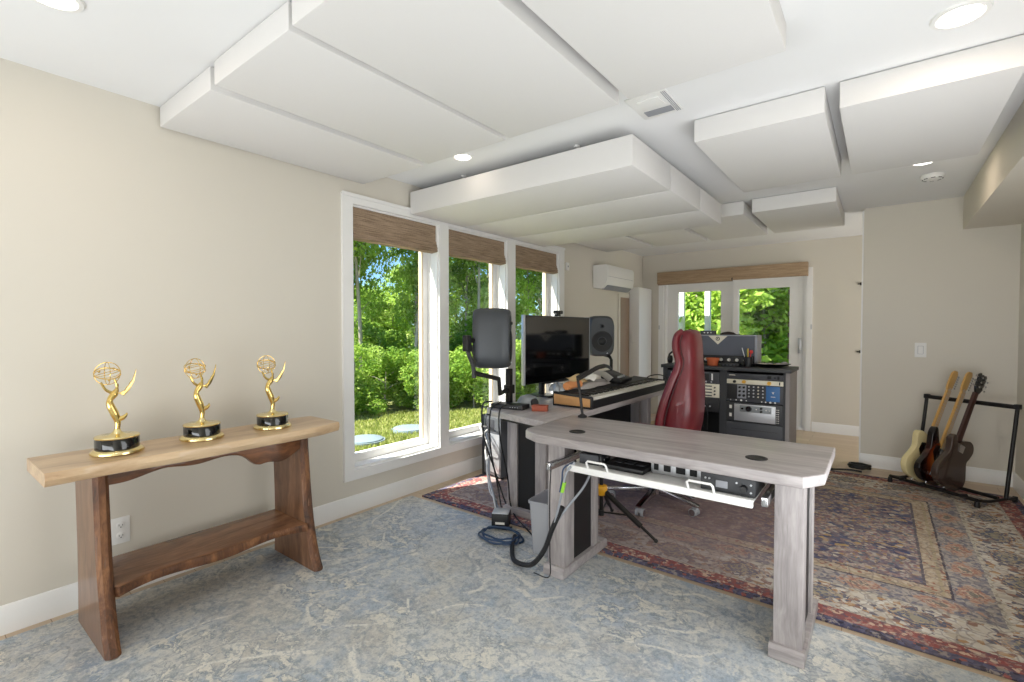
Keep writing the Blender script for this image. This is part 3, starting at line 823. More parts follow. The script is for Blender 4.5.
# pull-out tray
TZ = .615
tr = obj('pull_out_tray', box(BM(), -.35, .455, -.31, .2, TZ, TZ+.012), 'white_plastic', t)
b = BM(); box(b, -.355, .46, -.33, -.308, TZ-.012, TZ+.02, .006); obj('front_rail', b, 'white_plastic', tr)
for hx in (-.19, .27):
    b = BM(); tube(b, [(hx-.05, -.325, TZ+.015), (hx-.05, -.345, TZ+.05), (hx-.042, -.347, TZ+.058), (hx+.042, -.347, TZ+.058), (hx+.05, -.345, TZ+.05), (hx+.05, -.325, TZ+.015)], .005, 8, 0)
    obj('pull_handle', b, 'white_plastic', tr)
for sx in (-1, 1):
    xa = -.415 if sx < 0 else .495
    b = BM(); box(b, xa-.011, xa+.011, -.40 if sx < 0 else -.30, .2, TZ-.005, TZ+.03, .003); box(b, xa-.004, xa+.004, -.405 if sx < 0 else -.305, .2, TZ+.003, TZ+.022)
    s_ = obj('slide_rail', b, 'chrome', t)
    b = BM()
    if sx < 0: box(b, -.432, -.424, -.1, .1, TZ-.03, DZ-.046); box(b, -.432, -.38, -.1, .1, DZ-.052, DZ-.046)
    else: box(b, .506, .5145, -.1, .1, TZ-.09, DZ-.046); box(b, .46, .5145, -.1, .1, DZ-.052, DZ-.046)
    obj('slide_bracket', b, 'cream_metal', t)

# gear on the tray
def onT(name, label, cat, x, y, z=TZ+.0125, rz=0): return thing(name, label, cat, (2.08+x, 2.31+y, z), rz)
t = onT('power_supply', 'small grey box with black end at the tray left end under the desk', 'power supply', -.285, -.18, rz=.1)
obj('case', box(BM(), -.05, .05, -.07, .07, 0.001, .05, .004), 'dark_rack', t)
b = BM(); box(b, .0505, .062, -.06, .06, .004, .046, .003); obj('end_cap', b, 'black_plastic', t)
for yy in (-.03, .02): obj('connector', cyl(BM(), (.0625, yy, .025), (.07, yy, .025), .008, n=12), 'chrome', t)
t = onT('laptop', 'flat black device lying mid tray under the desk', 'laptop', -.03, -.16)
obj('case', box(BM(), -.17, .03, -.1, .13, .001, .022, .005), 'black_plastic', t)
b = BM()
for k in range(3): box(b, -.14+.055*k, -.10+.055*k, -.04, .03, .0222, .026, .002)
obj('pad', b, 'dark_rack', t)
t = onT('patch_bay', 'white panel with square black openings mid of the tray', 'patch bay', .115, -.19)
obj('panel', box(BM(), -.105, .115, .0, .02, .001, .075, .002), 'brushed_silver', t)
for k, (px, w) in enumerate(((-.08, .02), (-.03, .03), (.03, .04), (.085, .03))): obj('opening', box(BM(), px-w/2, px+w/2, -.006, -.0004, .018, .062, .001), 'deep_black', t)
t = onT('audio_interface', 'black desktop audio box with meter and knob at the tray right end', 'audio interface', .345, -.19)
obj('case', box(BM(), -.09, .115, -.09, .11, .001, .07, .003), 'rack_black', t)
obj('top_plate', box(BM(), -.085, .11, -.085, .105, .0705, .074, .002), 'black_plastic', t)
b = BM()
for k in range(11):
    if k != 5: box(b, -.06+.012*k, -.052+.012*k, -.04, -.03, .0742, .0746)
obj('lettering', b, 'paper_white', t)
b = BM(); box(b, -.03, .015, -.094, -.0905, .02, .048, .002); obj('meter', b, 'amp_trim', t)
b = BM(); cyl(b, (.075, -.0905, .033), (.075, -.112, .033), .014, .012, n=20); obj('volume_knob', b, 'black_plastic', t)
b = BM()
for px, pz in ((-.07, .05), (-.055, .05), (-.07, .025), (.048, .05), (.1, .05), (.1, .02)): cyl(b, (px, -.0905, pz), (px, -.094, pz), .004, n=10)
obj('button', b, 'brushed_silver', t)

# ------------------------------------------------------------------ side desk along the windows
t = thing('studio_desk', 'grey ash wood desk along the windows carrying the keyboard and monitor', 'desk', (1.1, 3.4, 0))
poly = [(-.32, -.9), (-.21, -.98), (.298, -1.10), (.298, .95), (-.32, .95)]
obj('desktop', prism(BM(), poly, 'z', DZ-.04, DZ, .006, 2), 'desk_ash_long', t)
obj('cable_rail', prism(BM(), [(-.14, -.955), (.22, -1.04), (.22, -1.0), (-.14, -.915)], 'z', DZ-.062, DZ-.0405), 'black_plastic', t)
def side_leg(yc):
    for xa, xb in ((-.235, -.15), (.0, .085)):
        obj('leg', box(BM(), xa, xb, yc-.045, yc+.045, .061, DZ-.0405, .006), 'desk_ash_leg', t)
    obj('infill_panel', box(BM(), -.15, .0, yc-.03, yc+.03, .061, DZ-.0405), 'black_plastic', t)
    b = BM(); box(b, -.255, .27, yc-.07, yc+.07, .0115, .061, .006); obj('foot', b, 'desk_ash', t)
side_leg(-.74); side_leg(.80)
obj('leg', box(BM(), .14, .2, .66, .74, .0615, DZ-.0405, .006), 'desk_ash_leg', t)
obj('modesty_panel', box(BM(), -.02, .0, -.68, .74, .40, DZ-.0405), 'black_plastic', t)

# keyboard
t = thing('piano_keyboard', 'black stage piano with wooden end cheek on the window desk', 'keyboard', (1.25, 3.545, DZ+.0005))
KL = .70
pr = [(-.155, 0), (.148, 0), (.148, .05), (.14, .056), (.02, .066), (.0, .088), (-.15, .098), (-.155, .09)]
obj('case', prism(BM(), pr, 'y', -KL+.02, KL-.02, .003), 'black_plastic', t)
for s_ in (-1, 1):
    ya, yb = (-KL, -KL+.0195) if s_ < 0 else (KL-.0195, KL)
    obj('end_block', prism(BM(), [(-.158, 0), (.152, 0), (.152, .078), (.14, .085), (-.158, .102)], 'y', ya, yb, .004), 'black_plastic', t)
    if s_ < 0:
        obj('wood_cheek', prism(BM(), [(-.145, .014), (.138, .014), (.138, .068), (-.145, .084)], 'y', -KL-.006, -KL-.0003, .002), 'wood_side', t)
b = BM(); nk = 52
for k in range(nk):
    ya = -KL+.035+k*(2*KL-.07)/nk; yb = ya+(2*KL-.07)/nk-.0014
    box(b, .026, .146, ya, yb, .058, .078)
obj('white_key', b, 'key_white', t, kind='stuff')
b = BM()
for k in range(nk-1):
    if k % 7 in (0, 1, 3, 4, 5):
        yc = -KL+.035+(k+1)*(2*KL-.07)/nk; box(b, .026, .095, yc-.006, yc+.006, .0785, .09, .002)
obj('black_key', b, 'black_gloss', t, kind='stuff')
obj('control_panel', prism(BM(), [(-.145, .0995), (.0, .0895), (.0, .0915), (-.145, .1015)], 'y', -KL+.03, KL-.03), 'rack_black', t)

KT = DZ+.103
# pile on the keyboard
def lump(bm, cx, cy, z0, rx, ry, h, seed, n=26, m=9):
    r_ = random.Random(seed); ph = [r_.uniform(0, 6) for _ in range(8)]
    rings = []
    for j in range(m+1):
        v = j/m; rr = math.cos(v*PI/2)**.7 if j < m else .02; z = z0+h*math.sin(v*PI/2)**.9
        ring = []
        for i in range(n):
            a = 2*PI*i/n; w = 1+.16*math.sin(3*a+ph[0])+.1*math.sin(5*a+ph[1]+3*v)+.06*math.sin(9*a+ph[2]-5*v)
            zz = z+h*.16*math.sin(4*a+ph[3]+6*v)*(v > .15)
            ring.append(Vector((cx+rx*rr*w*math.cos(a), cy+ry*rr*w*math.sin(a), max(zz, z0))))
        rings.append(ring)
    loft(bm, rings)
b = BM(); lump(b, 0, 0, 0, .075, .27, .042, 5)
o = obj('crumpled_cloth', b, 'cloth_grey'); o.location = (1.16, 3.27, KT); tag(o, 'crumpled grey cloth heaped on the piano under loose papers', 'cloth')
def sheet(w, h, seed, bend):
    b = BM(); r_ = random.Random(seed); nx, ny = 10, 10; vs = []
    for side in (0, .0012):
        g = []
        for i in range(nx+1):
            row = []
            for j in range(ny+1):
                u, v = i/nx-.5, j/ny-.5
                z = bend*(math.sin(3*u+seed)+.6*math.sin(5*v+seed*2))*.03+side
                row.append(b.verts.new((u*w, v*h, z)))
            g.append(row)
        vs.append(g)
    for g, fl in ((vs[0], 1), (vs[1], 0)):
        for i in range(nx):
            for j in range(ny):
                q = (g[i][j], g[i+1][j], g[i+1][j+1], g[i][j+1]); b.faces.new(q[::-1] if fl else q)
    for i in range(nx):
        for j in (0, ny): b.faces.new((vs[0][i][j], vs[0][i+1][j], vs[1][i+1][j], vs[1][i][j]))
    for j in range(ny):
        for i in (0, nx): b.faces.new((vs[0][i][j], vs[0][i][j+1], vs[1][i][j+1], vs[1][i][j]))
    return b
for k, (x, y, z, rx, ry, rz, lab, mt) in enumerate(((1.18, 3.2, .062, .05, .16, .2, 'creased white paper sheet on top of the grey cloth', 'paper_white'), (1.17, 3.42, .058, -.05, .14, .7, 'white paper sheet sliding off the cloth toward the black mixer', 'paper_white'), (1.15, 3.08, .062, .08, .2, -.3, 'yellowish card leaning on the grey cloth beside the orange roll', 'tan_card'))):
    o = obj('paper_sheet', sheet(.15 if k < 2 else .10, .21 if k < 2 else .13, k+1, 1 if k < 2 else .5), mt); o.location = (x, y, KT+z); o.rotation_euler = (rx, ry, rz); tag(o, lab, 'paper', 'papers on the piano')
b = BM(); tube(b, [(0, -.09, .036), (0, -.03, .038), (.004, .03, .037), (0, .09, .036)], lambda u: .026+.004*math.sin(7*u), 14)
o = obj('cloth_roll', b, 'orange_cloth'); o.location = (1.19, 2.955, KT); tag(o, 'rolled orange cloth at the near end of the piano', 'cloth')
b = BM(); lump(b, 0, 0, 0, .05, .08, .05, 9); o = obj('folded_cloth', b, 'puck_grey'); o.location = (1.13, 2.93, KT); o.rotation_euler = (0, 0, .5)
o.location = (1.105, 2.885, DZ+.105); tag(o, 'grey folded cloth beside the orange roll on the piano', 'cloth')
t = thing('desktop_mixer', 'tilted black controller with grey screen at the far end of the piano', 'mixer', (1.16, 3.72, KT), .1)
b = BM(); prism(b, [(-.085, .0), (.095, .0), (.095, .022), (-.085, .085)], 'y', -.13, .13, .005); obj('case', b, 'black_plastic', t)
rt = Matrix.Rotation(math.atan2(.063, .18), 4, 'Y')
b = BM(); box(b, -.055, .02, -.1, .04, 0, .003, .001, rot=Matrix.Translation((.0, 0, .0565)) @ rt); obj('screen', b, 'dark_rack', t)
b = BM()
for k in range(4): cyl(b, (.05, -.09+.045*k, .036), (.055, -.09+.045*k, .05), .01, n=12)
obj('knob', b, 'brushed_silver', t)

# gooseneck / boom arm
t = thing('boom_arm', 'black boom arm clamped to the desk corner reaching over the piano', 'microphone arm', (1.485, 2.565, DZ))
b = BM(); lathe(b, [(.028, .0005), (.028, .01), (.016, .016), (.012, .02)], n=20); obj('clamp', b, 'black_plastic', t)
b = BM(); tube(b, [(0, 0, .015), (-.014, .0, .12), (-.036, .005, .235)], .009, 10, 4); obj('pole', b, 'black_metal', t)
b = BM(); tube(b, [(-.036, .004, .23), (.0, .06, .262), (.035, .12, .295), (.06, .165, .305)], .014, 10, 4); tube(b, [(-.036, -.01, .243), (.005, .05, .278)], .007, 8, 4); obj('arm', b, 'black_metal', t)
b = BM(); tube(b, [(.058, .162, .306), (.075, .19, .30), (.09, .21, .28)], lambda u: .013-.006*u, 10, 4); obj('head', b, 'black_plastic', t)

# things at the near end of the window desk
t = thing('network_box', 'flat black box at the near corner of the window desk', 'electronics box', (.93, 2.565, DZ+.0005), .17)
obj('case', box(BM(), -.12, .12, -.055, .055, .0, .032, .004), 'black_plastic', t)
b = BM(); box(b, -.1, .1, -.0565, -.0552, .008, .024); obj('face', b, 'rack_black', t)
b = BM()
for k in range(4): cyl(b, (.03+.018*k, -.0566, .016), (.03+.018*k, -.058, .016), .003, n=8)
obj('port', b, 'brushed_silver', t)
t = thing('monitor_controller', 'grey domed controller behind the flat black box', 'controller', (.99, 2.69, DZ+.0005), .4)
b = BM(); lathe(b, [(.078, 0), (.08, .01), (.076, .04), (.055, .07), (.02, .082), (.004, .084)], n=28, sx=1.0, sy=.85); obj('body', b, 'puck_grey', t)
b = BM(); cyl(b, (.05, -.045, .038), (.062, -.057, .042), .026, n=20); obj('dial', b, 'black_plastic', t)
t = thing('wooden_box', 'small reddish wooden box on the window desk beside the piano', 'box', (1.15, 2.60, DZ+.0005), .42)
obj('body', box(BM(), -.05, .05, -.03, .03, 0, .028, .002), 'red_box', t)
obj('lid', box(BM(), -.052, .052, -.032, .032, .0285, .037, .002), 'red_box', t)

# speakers
def speaker(label, loc, rz):
    t = thing('studio_monitor', label, 'speaker', loc, rz, 'grey studio monitors')
    # local: front faces -y, x width, z height, origin at the base centre
    w, h, dp = .135, .40, .24
    def ring(y, sw, sh, e=4.5, n=36):
        out = []
        for i in range(n):
            a = 2*PI*i/n; c, s_ = math.cos(a), math.sin(a)
            bw = 1-.06*(s_*s_)
            out.append(Vector((math.copysign(abs(c)**(2/e), c)*w*sw*bw, y, h/2+math.copysign(abs(s_)**(2/e), s_)*h/2*sh)))
        return out
    b = BM(); loft(b, [ring(-dp/2, .80, .90), ring(-dp/2+.012, .90, .955), ring(-dp/2+.05, .985, .995), ring(0, 1, 1), ring(dp/2-.05, .985, .995), ring(dp/2-.012, .91, .965), ring(dp/2, .82, .92)])
    obj('cabinet', b, 'speaker_grey', t)
    def cone(z, r, nm):
        b = BM(); m = Matrix.Translation((0, -dp/2-.001, z)) @ Matrix.Rotation(PI/2, 4, 'X')
        lathe(b, [(r, -.002), (r*1.04, .004), (r*.93, .006), (r*.84, .003), (r*.4, -.0015), (r*.32, .006), (r*.1, .01)], n=32); xf(b, m)
        obj(nm, b, 'cone_black', t)
    cone(.150, .098, 'woofer')
    b = BM(); m = Matrix.Translation((0, -dp/2-.001, .30)) @ Matrix.Rotation(PI/2, 4, 'X')
    lathe(b, [(.052, -.002), (.055, .003), (.046, .003), (.02, -.001), (.014, .004), (.004, .006)], n=28, sx=1.15); xf(b, m); obj('waveguide', b, 'speaker_grey', t)
    b = BM(); ball(b, (0, -dp/2-.003, .30), .013, u=14, v=8); obj('tweeter', b, 'cone_black', t)
    b = BM(); cyl(b, (.05, -dp/2+.004, .035), (.05, -dp/2-.002, .035), .003, n=8); obj('power_light', b, 'led_white', t)
    return t
speaker('dark grey studio monitor seen from behind on the arm nearest the window', (.855, 2.47, 1.025), math.radians(124))
speaker('dark grey studio monitor showing its cones beyond the computer screen', (.69, 4.33, 1.02), math.radians(40))
t = thing('speaker_stand', 'black post with a bent arm holding the monitor by the window', 'speaker stand', (.875, 2.625, DZ+.0005))
def spx(u, v, d_):
    k = (u-512)/FPX
    return Vector((CX+(k*math.cos(YAW)-math.sin(YAW))*d_, (k*math.sin(YAW)+math.cos(YAW))*d_, CH-(v-330)/FPX*d_))-Vector((.875, 2.625, DZ+.0005))
b = BM(); box(b, -.045, .045, -.045, .045, 0, .012, .003); obj('base_plate', b, 'black_metal', t)
b = BM(); box(b, -.018, .018, -.018, .018, .012, .262, .004); obj('post', b, 'black_metal', t)
b = BM(); box(b, -.028, .028, -.028, .028, .09, .15, .004); obj('collar', b, 'black_metal', t)
b = BM(); tube(b, [(-.0, -.02, .12), spx(500, 394, 3.2), spx(499, 379, 3.18), spx(474, 373, 3.08)], .016, 8, 0)
obj('arm', b, 'black_metal', t)
b = BM(); tube(b, [spx(474, 378, 3.08), spx(473, 366, 3.08), spx(468, 352, 3.07), spx(467, 338, 3.07)], .014, 8, 3); tube(b, [spx(476, 362, 3.1), spx(470, 343, 3.1)], .008, 8, 0)
p_ = spx(467, 343, 3.07); box(b, p_.x-.022, p_.x+.022, p_.y-.022, p_.y+.022, p_.z-.055, p_.z+.05, .008)
obj('bracket', b, 'black_plastic', t)
b = BM(); tube(b, [spx(468, 341, 3.07), spx(476, 340, 3.12)], .016, 8, 0); obj('mount', b, 'black_metal', t)
t = thing('speaker_stand', 'thin black post holding the monitor beyond the computer screen', 'speaker stand', (.84, 4.29, DZ+.0005))
obj('base_plate', box(BM(), -.05, .05, -.05, .05, 0, .012, .003), 'black_metal', t)
b = BM(); tube(b, [(0, 0, .012), (0, 0, .24), (-.03, .02, .27), (-.10, .05, .28), (-.13, .07, .292)], .016, 8, 0); obj('post', b, 'black_metal', t)

# computer screen
t = thing('computer_monitor', 'large black flat screen on the window desk between the speakers', 'monitor', (.755, 3.49, DZ+.0005))
obj('panel', box(BM(), -.03, .0, -.51, .51, .105, .645, .004), 'black_plastic', t)
obj('screen', box(BM(), .0003, .003, -.502, .502, .113, .637), 'screen_black', t)
obj('edge_trim', box(BM(), -.032, .004, -.5165, -.5105, .102, .648, .002), 'silver_edge', t)
obj('edge_trim', box(BM(), -.032, .004, .5105, .5165, .102, .648, .002), 'silver_edge', t)
b = BM(); box(b, -.02, .01, -.3, -.25, .012, .105, .003); box(b, -.02, .01, .25, .30, .012, .105, .003); box(b, -.02, .01, -.3, .3, .09, .104, .003); obj('stand', b, 'satin_black', t)
b = BM(); box(b, -.1, .12, -.36, -.19, 0, .012, .004); box(b, -.1, .12, .19, .36, 0, .012, .004); obj('foot', b, 'satin_black', t)
t = thing('webcam', 'small black webcam clipped on top of the screen', 'webcam', (.745, 3.46, DZ+.6465))
b = BM(); box(b, -.02, .02, -.02, .02, 0.0005, .018, .004); obj('clip', b, 'black_plastic', t)
b = BM(); box(b, -.015, .025, -.05, .05, .019, .048, .009, 3); obj('body', b, 'black_plastic', t)
b = BM(); cyl(b, (.025, 0, .034), (.031, 0, .034), .011, n=16); obj('lens', b, 'black_gloss', t)

# ------------------------------------------------------------------ computer tower, cables, power brick, bin
t = thing('computer_tower', 'grey metal computer tower on the floor by the window', 'computer', (.285, 3.17, .0115), -.2)
obj('case', box(BM(), -.115, .115, -.02, .42, .02, .52, .006), 'pc_metal', t)
obj('front_bezel', box(BM(), -.145, -.1155, -.02, .42, .0, .53, .006), 'rack_black', t)
b = BM(); box(b, -.10, .03, -.024, -.0205, .4, .5, .002); box(b, -.1, -.03, -.024, -.0205, .2, .38, .001); obj('socket_plate', b, 'dark_rack', t)
b = BM(); box(b, -.02, .1, -.024, -.0205, .05, .38, .001); obj('card_slots', b, 'brushed_silver', t)
b = BM()
for sx in (-.09, .09):
    for yy in (.02, .38): cyl(b, (sx, yy, .0), (sx, yy, .02), .015, n=12)
obj('foot', b, 'black_plastic', t)
def cable(label, pts, r, mat, cat='cable', group='cables by the window desk', name='cable'):
    o = obj(name, tube(BM(), pts, r, 7, 7), mat); tag(o, label, cat, group); return o
F = .0165
cable('black cable hanging in a wide loop from the desk corner nearest the window', [(.80, 2.53, .79), (.74, 2.50, .76), (.73, 2.52, .55), (.74, 2.62, .30), (.78, 2.66, .12), (.86, 2.62, .04), (.97, 2.50, F), (1.0, 2.44, F)], .006, 'cable_black')
cable('black cable dropping straight from the desk corner to the black power box', [(.88, 2.53, .795), (.87, 2.43, .74), (.87, 2.43, .50), (.88, 2.50, .2), (.94, 2.47, .05), (1.02, 2.40, .02), (1.06, 2.42, F)], .005, 'cable_black')
cable('black cable sagging before the grey tower to the floor', [(.97, 2.48, .79), (.98, 2.39, .76), (.985, 2.385, .6), (.96, 2.5, .3), (.90, 2.60, .10), (.96, 2.58, F), (1.20, 2.42, F), (1.36, 2.30, F)], .005, 'cable_black')
cable('thin white cable curling out of the grey tower sockets', [(.27, 3.28, .42), (.30, 3.20, .40), (.36, 3.16, .36), (.40, 3.16, .27), (.36, 3.18, .20), (.42, 3.1, .12), (.6, 2.95, .04), (.80, 2.75, F)], .006, 'cable_white')
cable('pale grey cable looping below the tower sockets', [(.31, 3.28, .38), (.38, 3.14, .42), (.46, 3.1, .33), (.44, 3.1, .22), (.52, 3.02, .1), (.72, 2.85, F), (.86, 2.72, F)], .006, 'cable_grey')
cable('white cable bunched highest at the tower sockets', [(.24, 3.3, .44), (.26, 3.2, .46), (.33, 3.14, .44), (.35, 3.17, .33), (.30, 3.22, .26), (.40, 3.12, .18), (.55, 2.98, .03), (.70, 2.88, F)], .006, 'cable_white')
cable('grey cable running from tower up behind the desk edge', [(.28, 3.26, .48), (.36, 3.16, .56), (.5, 3.0, .62), (.62, 2.9, .66), (.70, 2.8, .70)], .005, 'cable_grey')
for o in bpy.data.objects:
    if o.name in ('cable.003', 'cable.004', 'cable.005', 'cable.006'): o.location = (-.035, -.14, 0)
t = thing('power_brick', 'black power box with a grey top on the coiled blue cable', 'power supply', (.985, 2.40, .021), .5)
obj('body', box(BM(), -.055, .055, -.05, .05, .0, .085, .004), 'black_plastic', t)
obj('top_plate', box(BM(), -.053, .053, -.048, .048, .0855, .092, .002), 'brushed_silver', t)
b = BM(); box(b, -.03, .03, -.0515, -.0503, .02, .035); obj('label', b, 'paper_white', t)
pts = []
for k in range(60):
    a = k*2*PI/20; r = .115-.012*(k//20)+.006*math.sin(k*1.7); pts.append((1.09+r*1.25*math.cos(a), 2.265+r*.95*math.sin(a), .017+.009*(k/20)))
cable('blue and black cable coil lying on the blue rug', pts, .006, 'cable_blue', 'cable', None, 'cable_coil')
cable('thick black cable bundle sagging from the coil up to the desk tray', [(1.17, 2.30, .03), (1.25, 2.17, .022), (1.36, 2.05, .03), (1.50, 2.0, .07), (1.59, 1.985, .17), (1.645, 1.98, .30), (1.70, 1.985, .42)], .013, 'cable_black')
cable('grey cable rising beside the front desk leg to the tray', [(1.66, 1.975, .33), (1.69, 1.97, .43), (1.715, 1.965, .53), (1.735, 1.965, .60), (1.76, 2.0, .645)], .006, 'cable_grey')
cable('grey cable bending under the tray front to the tripod', [(1.655, 1.985, .32), (1.72, 2.0, .42), (1.76, 2.08, .5), (1.765, 2.16, .57), (1.75, 2.2, .61)], .006, 'cable_grey')
cable('thin black cable hanging down the desk leg front', [(1.665, 1.935, .61), (1.655, 1.94, .45), (1.65, 1.95, .2), (1.62, 1.99, .05), (1.50, 2.03, F)], .003, 'cable_black')
cable('blue cable hanging from the tray left end', [(1.745, 2.02, .64), (1.725, 1.955, .62), (1.715, 1.955, .56), (1.70, 1.96, .5)], .004, 'cable_blue')
t = obj('cable_tie', tube(BM(), [(1.707, 1.968, .50), (1.722, 1.966, .55)], .010, 10, 0), 'green_tape'); tag(t, 'bright green tape wrapped on the cable below the tray', 'tape')
t = thing('waste_bin', 'clear grey plastic bin beside the front desk leg', 'waste bin', (1.40, 2.315, .0095), .1)
def rr(hx, hy, z, r=.02, n=5):
    out = []
    for cx_, cy_, a0 in ((hx-r, hy-r, 0), (-hx+r, hy-r, PI/2), (-hx+r, -hy+r, PI), (hx-r, -hy+r, 1.5*PI)):
        for k in range(n): a = a0+k*PI/2/(n-1); out.append(Vector((cx_+r*math.cos(a), cy_+r*math.sin(a), z)))
    return out
b = BM(); loft(b, [rr(.055, .095, 0), rr(.066, .112, .29), rr(.062, .108, .29), rr(.052, .091, .006)]); obj('tub', b, 'clear_plastic', t)
b = BM(); loft(b, [rr(.066, .112, .2905), rr(.072, .118, .292), rr(.072, .118, .306), rr(.062, .108, .306), rr(.062, .108, .2905)], cap=False); obj('rim', b, 'clear_plastic', t)

# ------------------------------------------------------------------ tripod under the desk
t = thing('tripod', 'black folding tripod with a yellow collar under the desk', 'tripod', (1.525, 2.74, .0115))
b = BM(); cyl(b, (0, 0, .10), (0, 0, .58), .012, n=14); obj('centre_pole', b, 'black_metal', t)
b = BM(); lathe(b, [(.026, .225), (.036, .235), (.042, .27), (.036, .285), (.02, .29)], n=8); obj('collar', b, 'yellow_plastic', t)
feet = [(.345, .03), (-.08, .32), (-.12, -.20)]
for k, (fx, fy) in enumerate(feet):
    b = BM(); d_ = Vector((fx, fy, 0))
    P0 = Vector((0, 0, .25))+d_*.07; P1 = Vector((fx, fy, .012)); mid = P0.lerp(P1, .72)
    tube(b, [P0, mid], .017 if k == 0 else .013, 10, 0); tube(b, [mid, P1], .009, 10, 0)
    L = obj('leg', b, 'black_metal', t)
    b = BM(); ball(b, P1, .0125, u=10, v=8); obj('rubber_foot', b, 'black_plastic', L)
    b = BM(); tube(b, [Vector((0, 0, .115)), P0.lerp(P1, .5)], .006, 8, 0); obj('brace', b, 'black_metal', t)
b = BM(); cyl(b, (0, 0, .095), (0, 0, .13), .018, n=12); obj('hub', b, 'black_plastic', t)

# ------------------------------------------------------------------ chair
t = thing('office_chair', 'tall burgundy leather swivel chair with chrome five-star base', 'chair', (1.62, 3.42, .0115))
X0, Y0 = .245, .0
def bring(z, xf_, xb, hw, e=3.0, n=40):
    hw *= .82; xb *= .72; xf_ *= .92
    out = []; cx_ = (xf_+xb)/2; hx = (xb-xf_)/2
    for i in range(n):
        a = 2*PI*i/n; c, s_ = math.cos(a), math.sin(a)
        yy = math.copysign(abs(s_)**(2/e), s_)*hw
        x_ = cx_+math.copysign(abs(c)**(2/e), c)*hx
        side = (abs(yy)/hw)**2
        if c < 0: x_ += .045*(1-side)*min(1, (1.3-z)*2)      # dished front
        out.append(Vector((X0+x_, Y0+yy, z)))
    return out
prof = [(.47, -.16, .03, .20), (.52, -.19, .06, .235), (.62, -.185, .085, .25), (.72, -.165, .10, .25), (.82, -.135, .105, .24), (.92, -.10, .10, .22), (1.0, -.072, .095, .19), (1.06, -.065, .09, .18), (1.13, -.085, .088, .18), (1.19, -.09, .082, .175), (1.235, -.08, .072, .16), (1.26, -.055, .055, .125), (1.27, -.02, .035, .075)]
b = BM(); loft(b, [bring(*p) for p in prof]); bk = obj('backrest', b, 'leather_red', t, 60)
for s_ in (-1, 1):
    b = BM(); pts = [(X0+p[1]*.92+.02, Y0+s_*p[3]*.76, p[0]) for p in prof[1:-1]]
    tube(b, pts, lambda u: .034-.014*u, 10, 4); obj('bolster', b, 'leather_red', bk, 60)
    b = BM(); pts = [(X0+p[1]*.92+.058, Y0+s_*(p[3]*.80+.004), p[0]) for p in prof[1:-2]]
    tube(b, pts, .005, 6, 4); obj('piping', b, 'leather_seam', bk)
b = BM(); box(b, -.30, .19, -.225, .225, .40, .50, .035, 4); obj('seat', b, 'leather_red', t)
b = BM()
for s_ in (-1, 1): box(b, -.26, .14, s_*.21-.035, s_*.21+.035, .46, .53, .03, 3)
obj('seat_bolster', b, 'leather_red', t)
b = BM(); cyl(b, (0, 0, .10), (0, 0, .24), .032, n=16); cyl(b, (0, 0, .24), (0, 0, .385), .02, n=16); box(b, -.12, .12, -.1, .1, .375, .40, .004); obj('gas_lift', b, 'black_metal', t)
b = BM(); cyl(b, (0, 0, .075), (0, 0, .125), .05, n=20); obj('hub', b, 'chrome', t)
for k in range(5):
    a = math.radians(-88+72*k); R = .335
    m = Matrix.Rotation(a, 4, 'Z')
    b = BM(); prism(b, [(.03, .07), (R+.015, .066), (R+.02, .078), (R, .084), (.03, .122)], 'y', -.02, .02, .006, 2); xf(b, m)
    lg = obj('leg', b, 'chrome', t)
    b = BM()
    for s_ in (-1, 1):
        cyl(b, (R-.02, s_*.008, .0275), (R-.02, s_*.027, .0275), .027, n=20)
    cyl(b, (R, -.006, .05), (R, .006, .068), .01, n=10); box(b, R-.035, R+.006, -.008, .008, .03, .06, .004); xf(b, m)
    obj('caster', b, 'caster_clear', lg)
    b = BM()
    for s_ in (-1, 1): cyl(b, (R-.02, s_*.0275, .0275), (R-.02, s_*.03, .0275), .022, n=20)
    xf(b, m); obj('caster_cap', b, 'chrome', lg)

# ------------------------------------------------------------------ equipment rack
RXL, RXR, RYF, RYB, RH = 1.275, 2.331, 4.5, 4.93, .955
t = thing('equipment_rack', 'wide black studio rack cabinet with two equipment bays', 'rack cabinet', (0, 0, .0115))
zb = 0
b = BM(); box(b, RXR-.03, RXR, RYF, RYB, 0, RH-.042, .002); obj('side_panel', b, 'grey_desk_side', t)
b = BM(); box(b, RXL, RXL+.03, RYF, RYB, 0, RH-.042, .002); obj('side_panel', b, 'rack_black', t)
b = BM(); box(b, 1.802, 1.832, RYF, RYB, .03, RH-.042); obj('divider', b, 'rack_black', t)
b = BM(); box(b, RXL-.012, RXR+.012, RYF-.025, RYB+.01, RH-.0415, RH-.011, .003); obj('top', b, 'rack_black', t)
b = BM(); box(b, RXL+.03, RXR-.03, RYF+.01, RYB, 0.0, .03); obj('bottom', b, 'rack_black', t)
b = BM(); box(b, RXL+.03, RXR-.03, RYB-.012, RYB, .03, RH-.042); obj('back_panel', b, 'deep_black', t)
b = BM()
for xa, xb in ((RXL+.03, RXL+.045), (1.787, 1.802), (1.832, 1.847), (RXR-.045, RXR-.03)): box(b, xa, xb, RYF+.001, RYF+.02, .03, RH-.042)
obj('rack_rail', b, 'rack_black', t)
def unit(name, label, bay, z0, z1, mat, dp=.25, cat='rack unit', proud=0):
    xa, xb = ((1.848, RXR-.046) if bay else (RXL+.046, 1.786))
    r = thing(name, label, cat, ((xa+xb)/2, RYF, z0), 0, 'rack gear')
    w = (xb-xa)/2
    obj('faceplate', box(BM(), -w, w, -.006-proud, .004, .001, z1-z0-.001, .0015), mat, r)
    obj('chassis', box(BM(), -w+.015, w-.015, .0042, dp, .003, z1-z0-.003), 'deep_black', r)
    return r, w, z1-z0
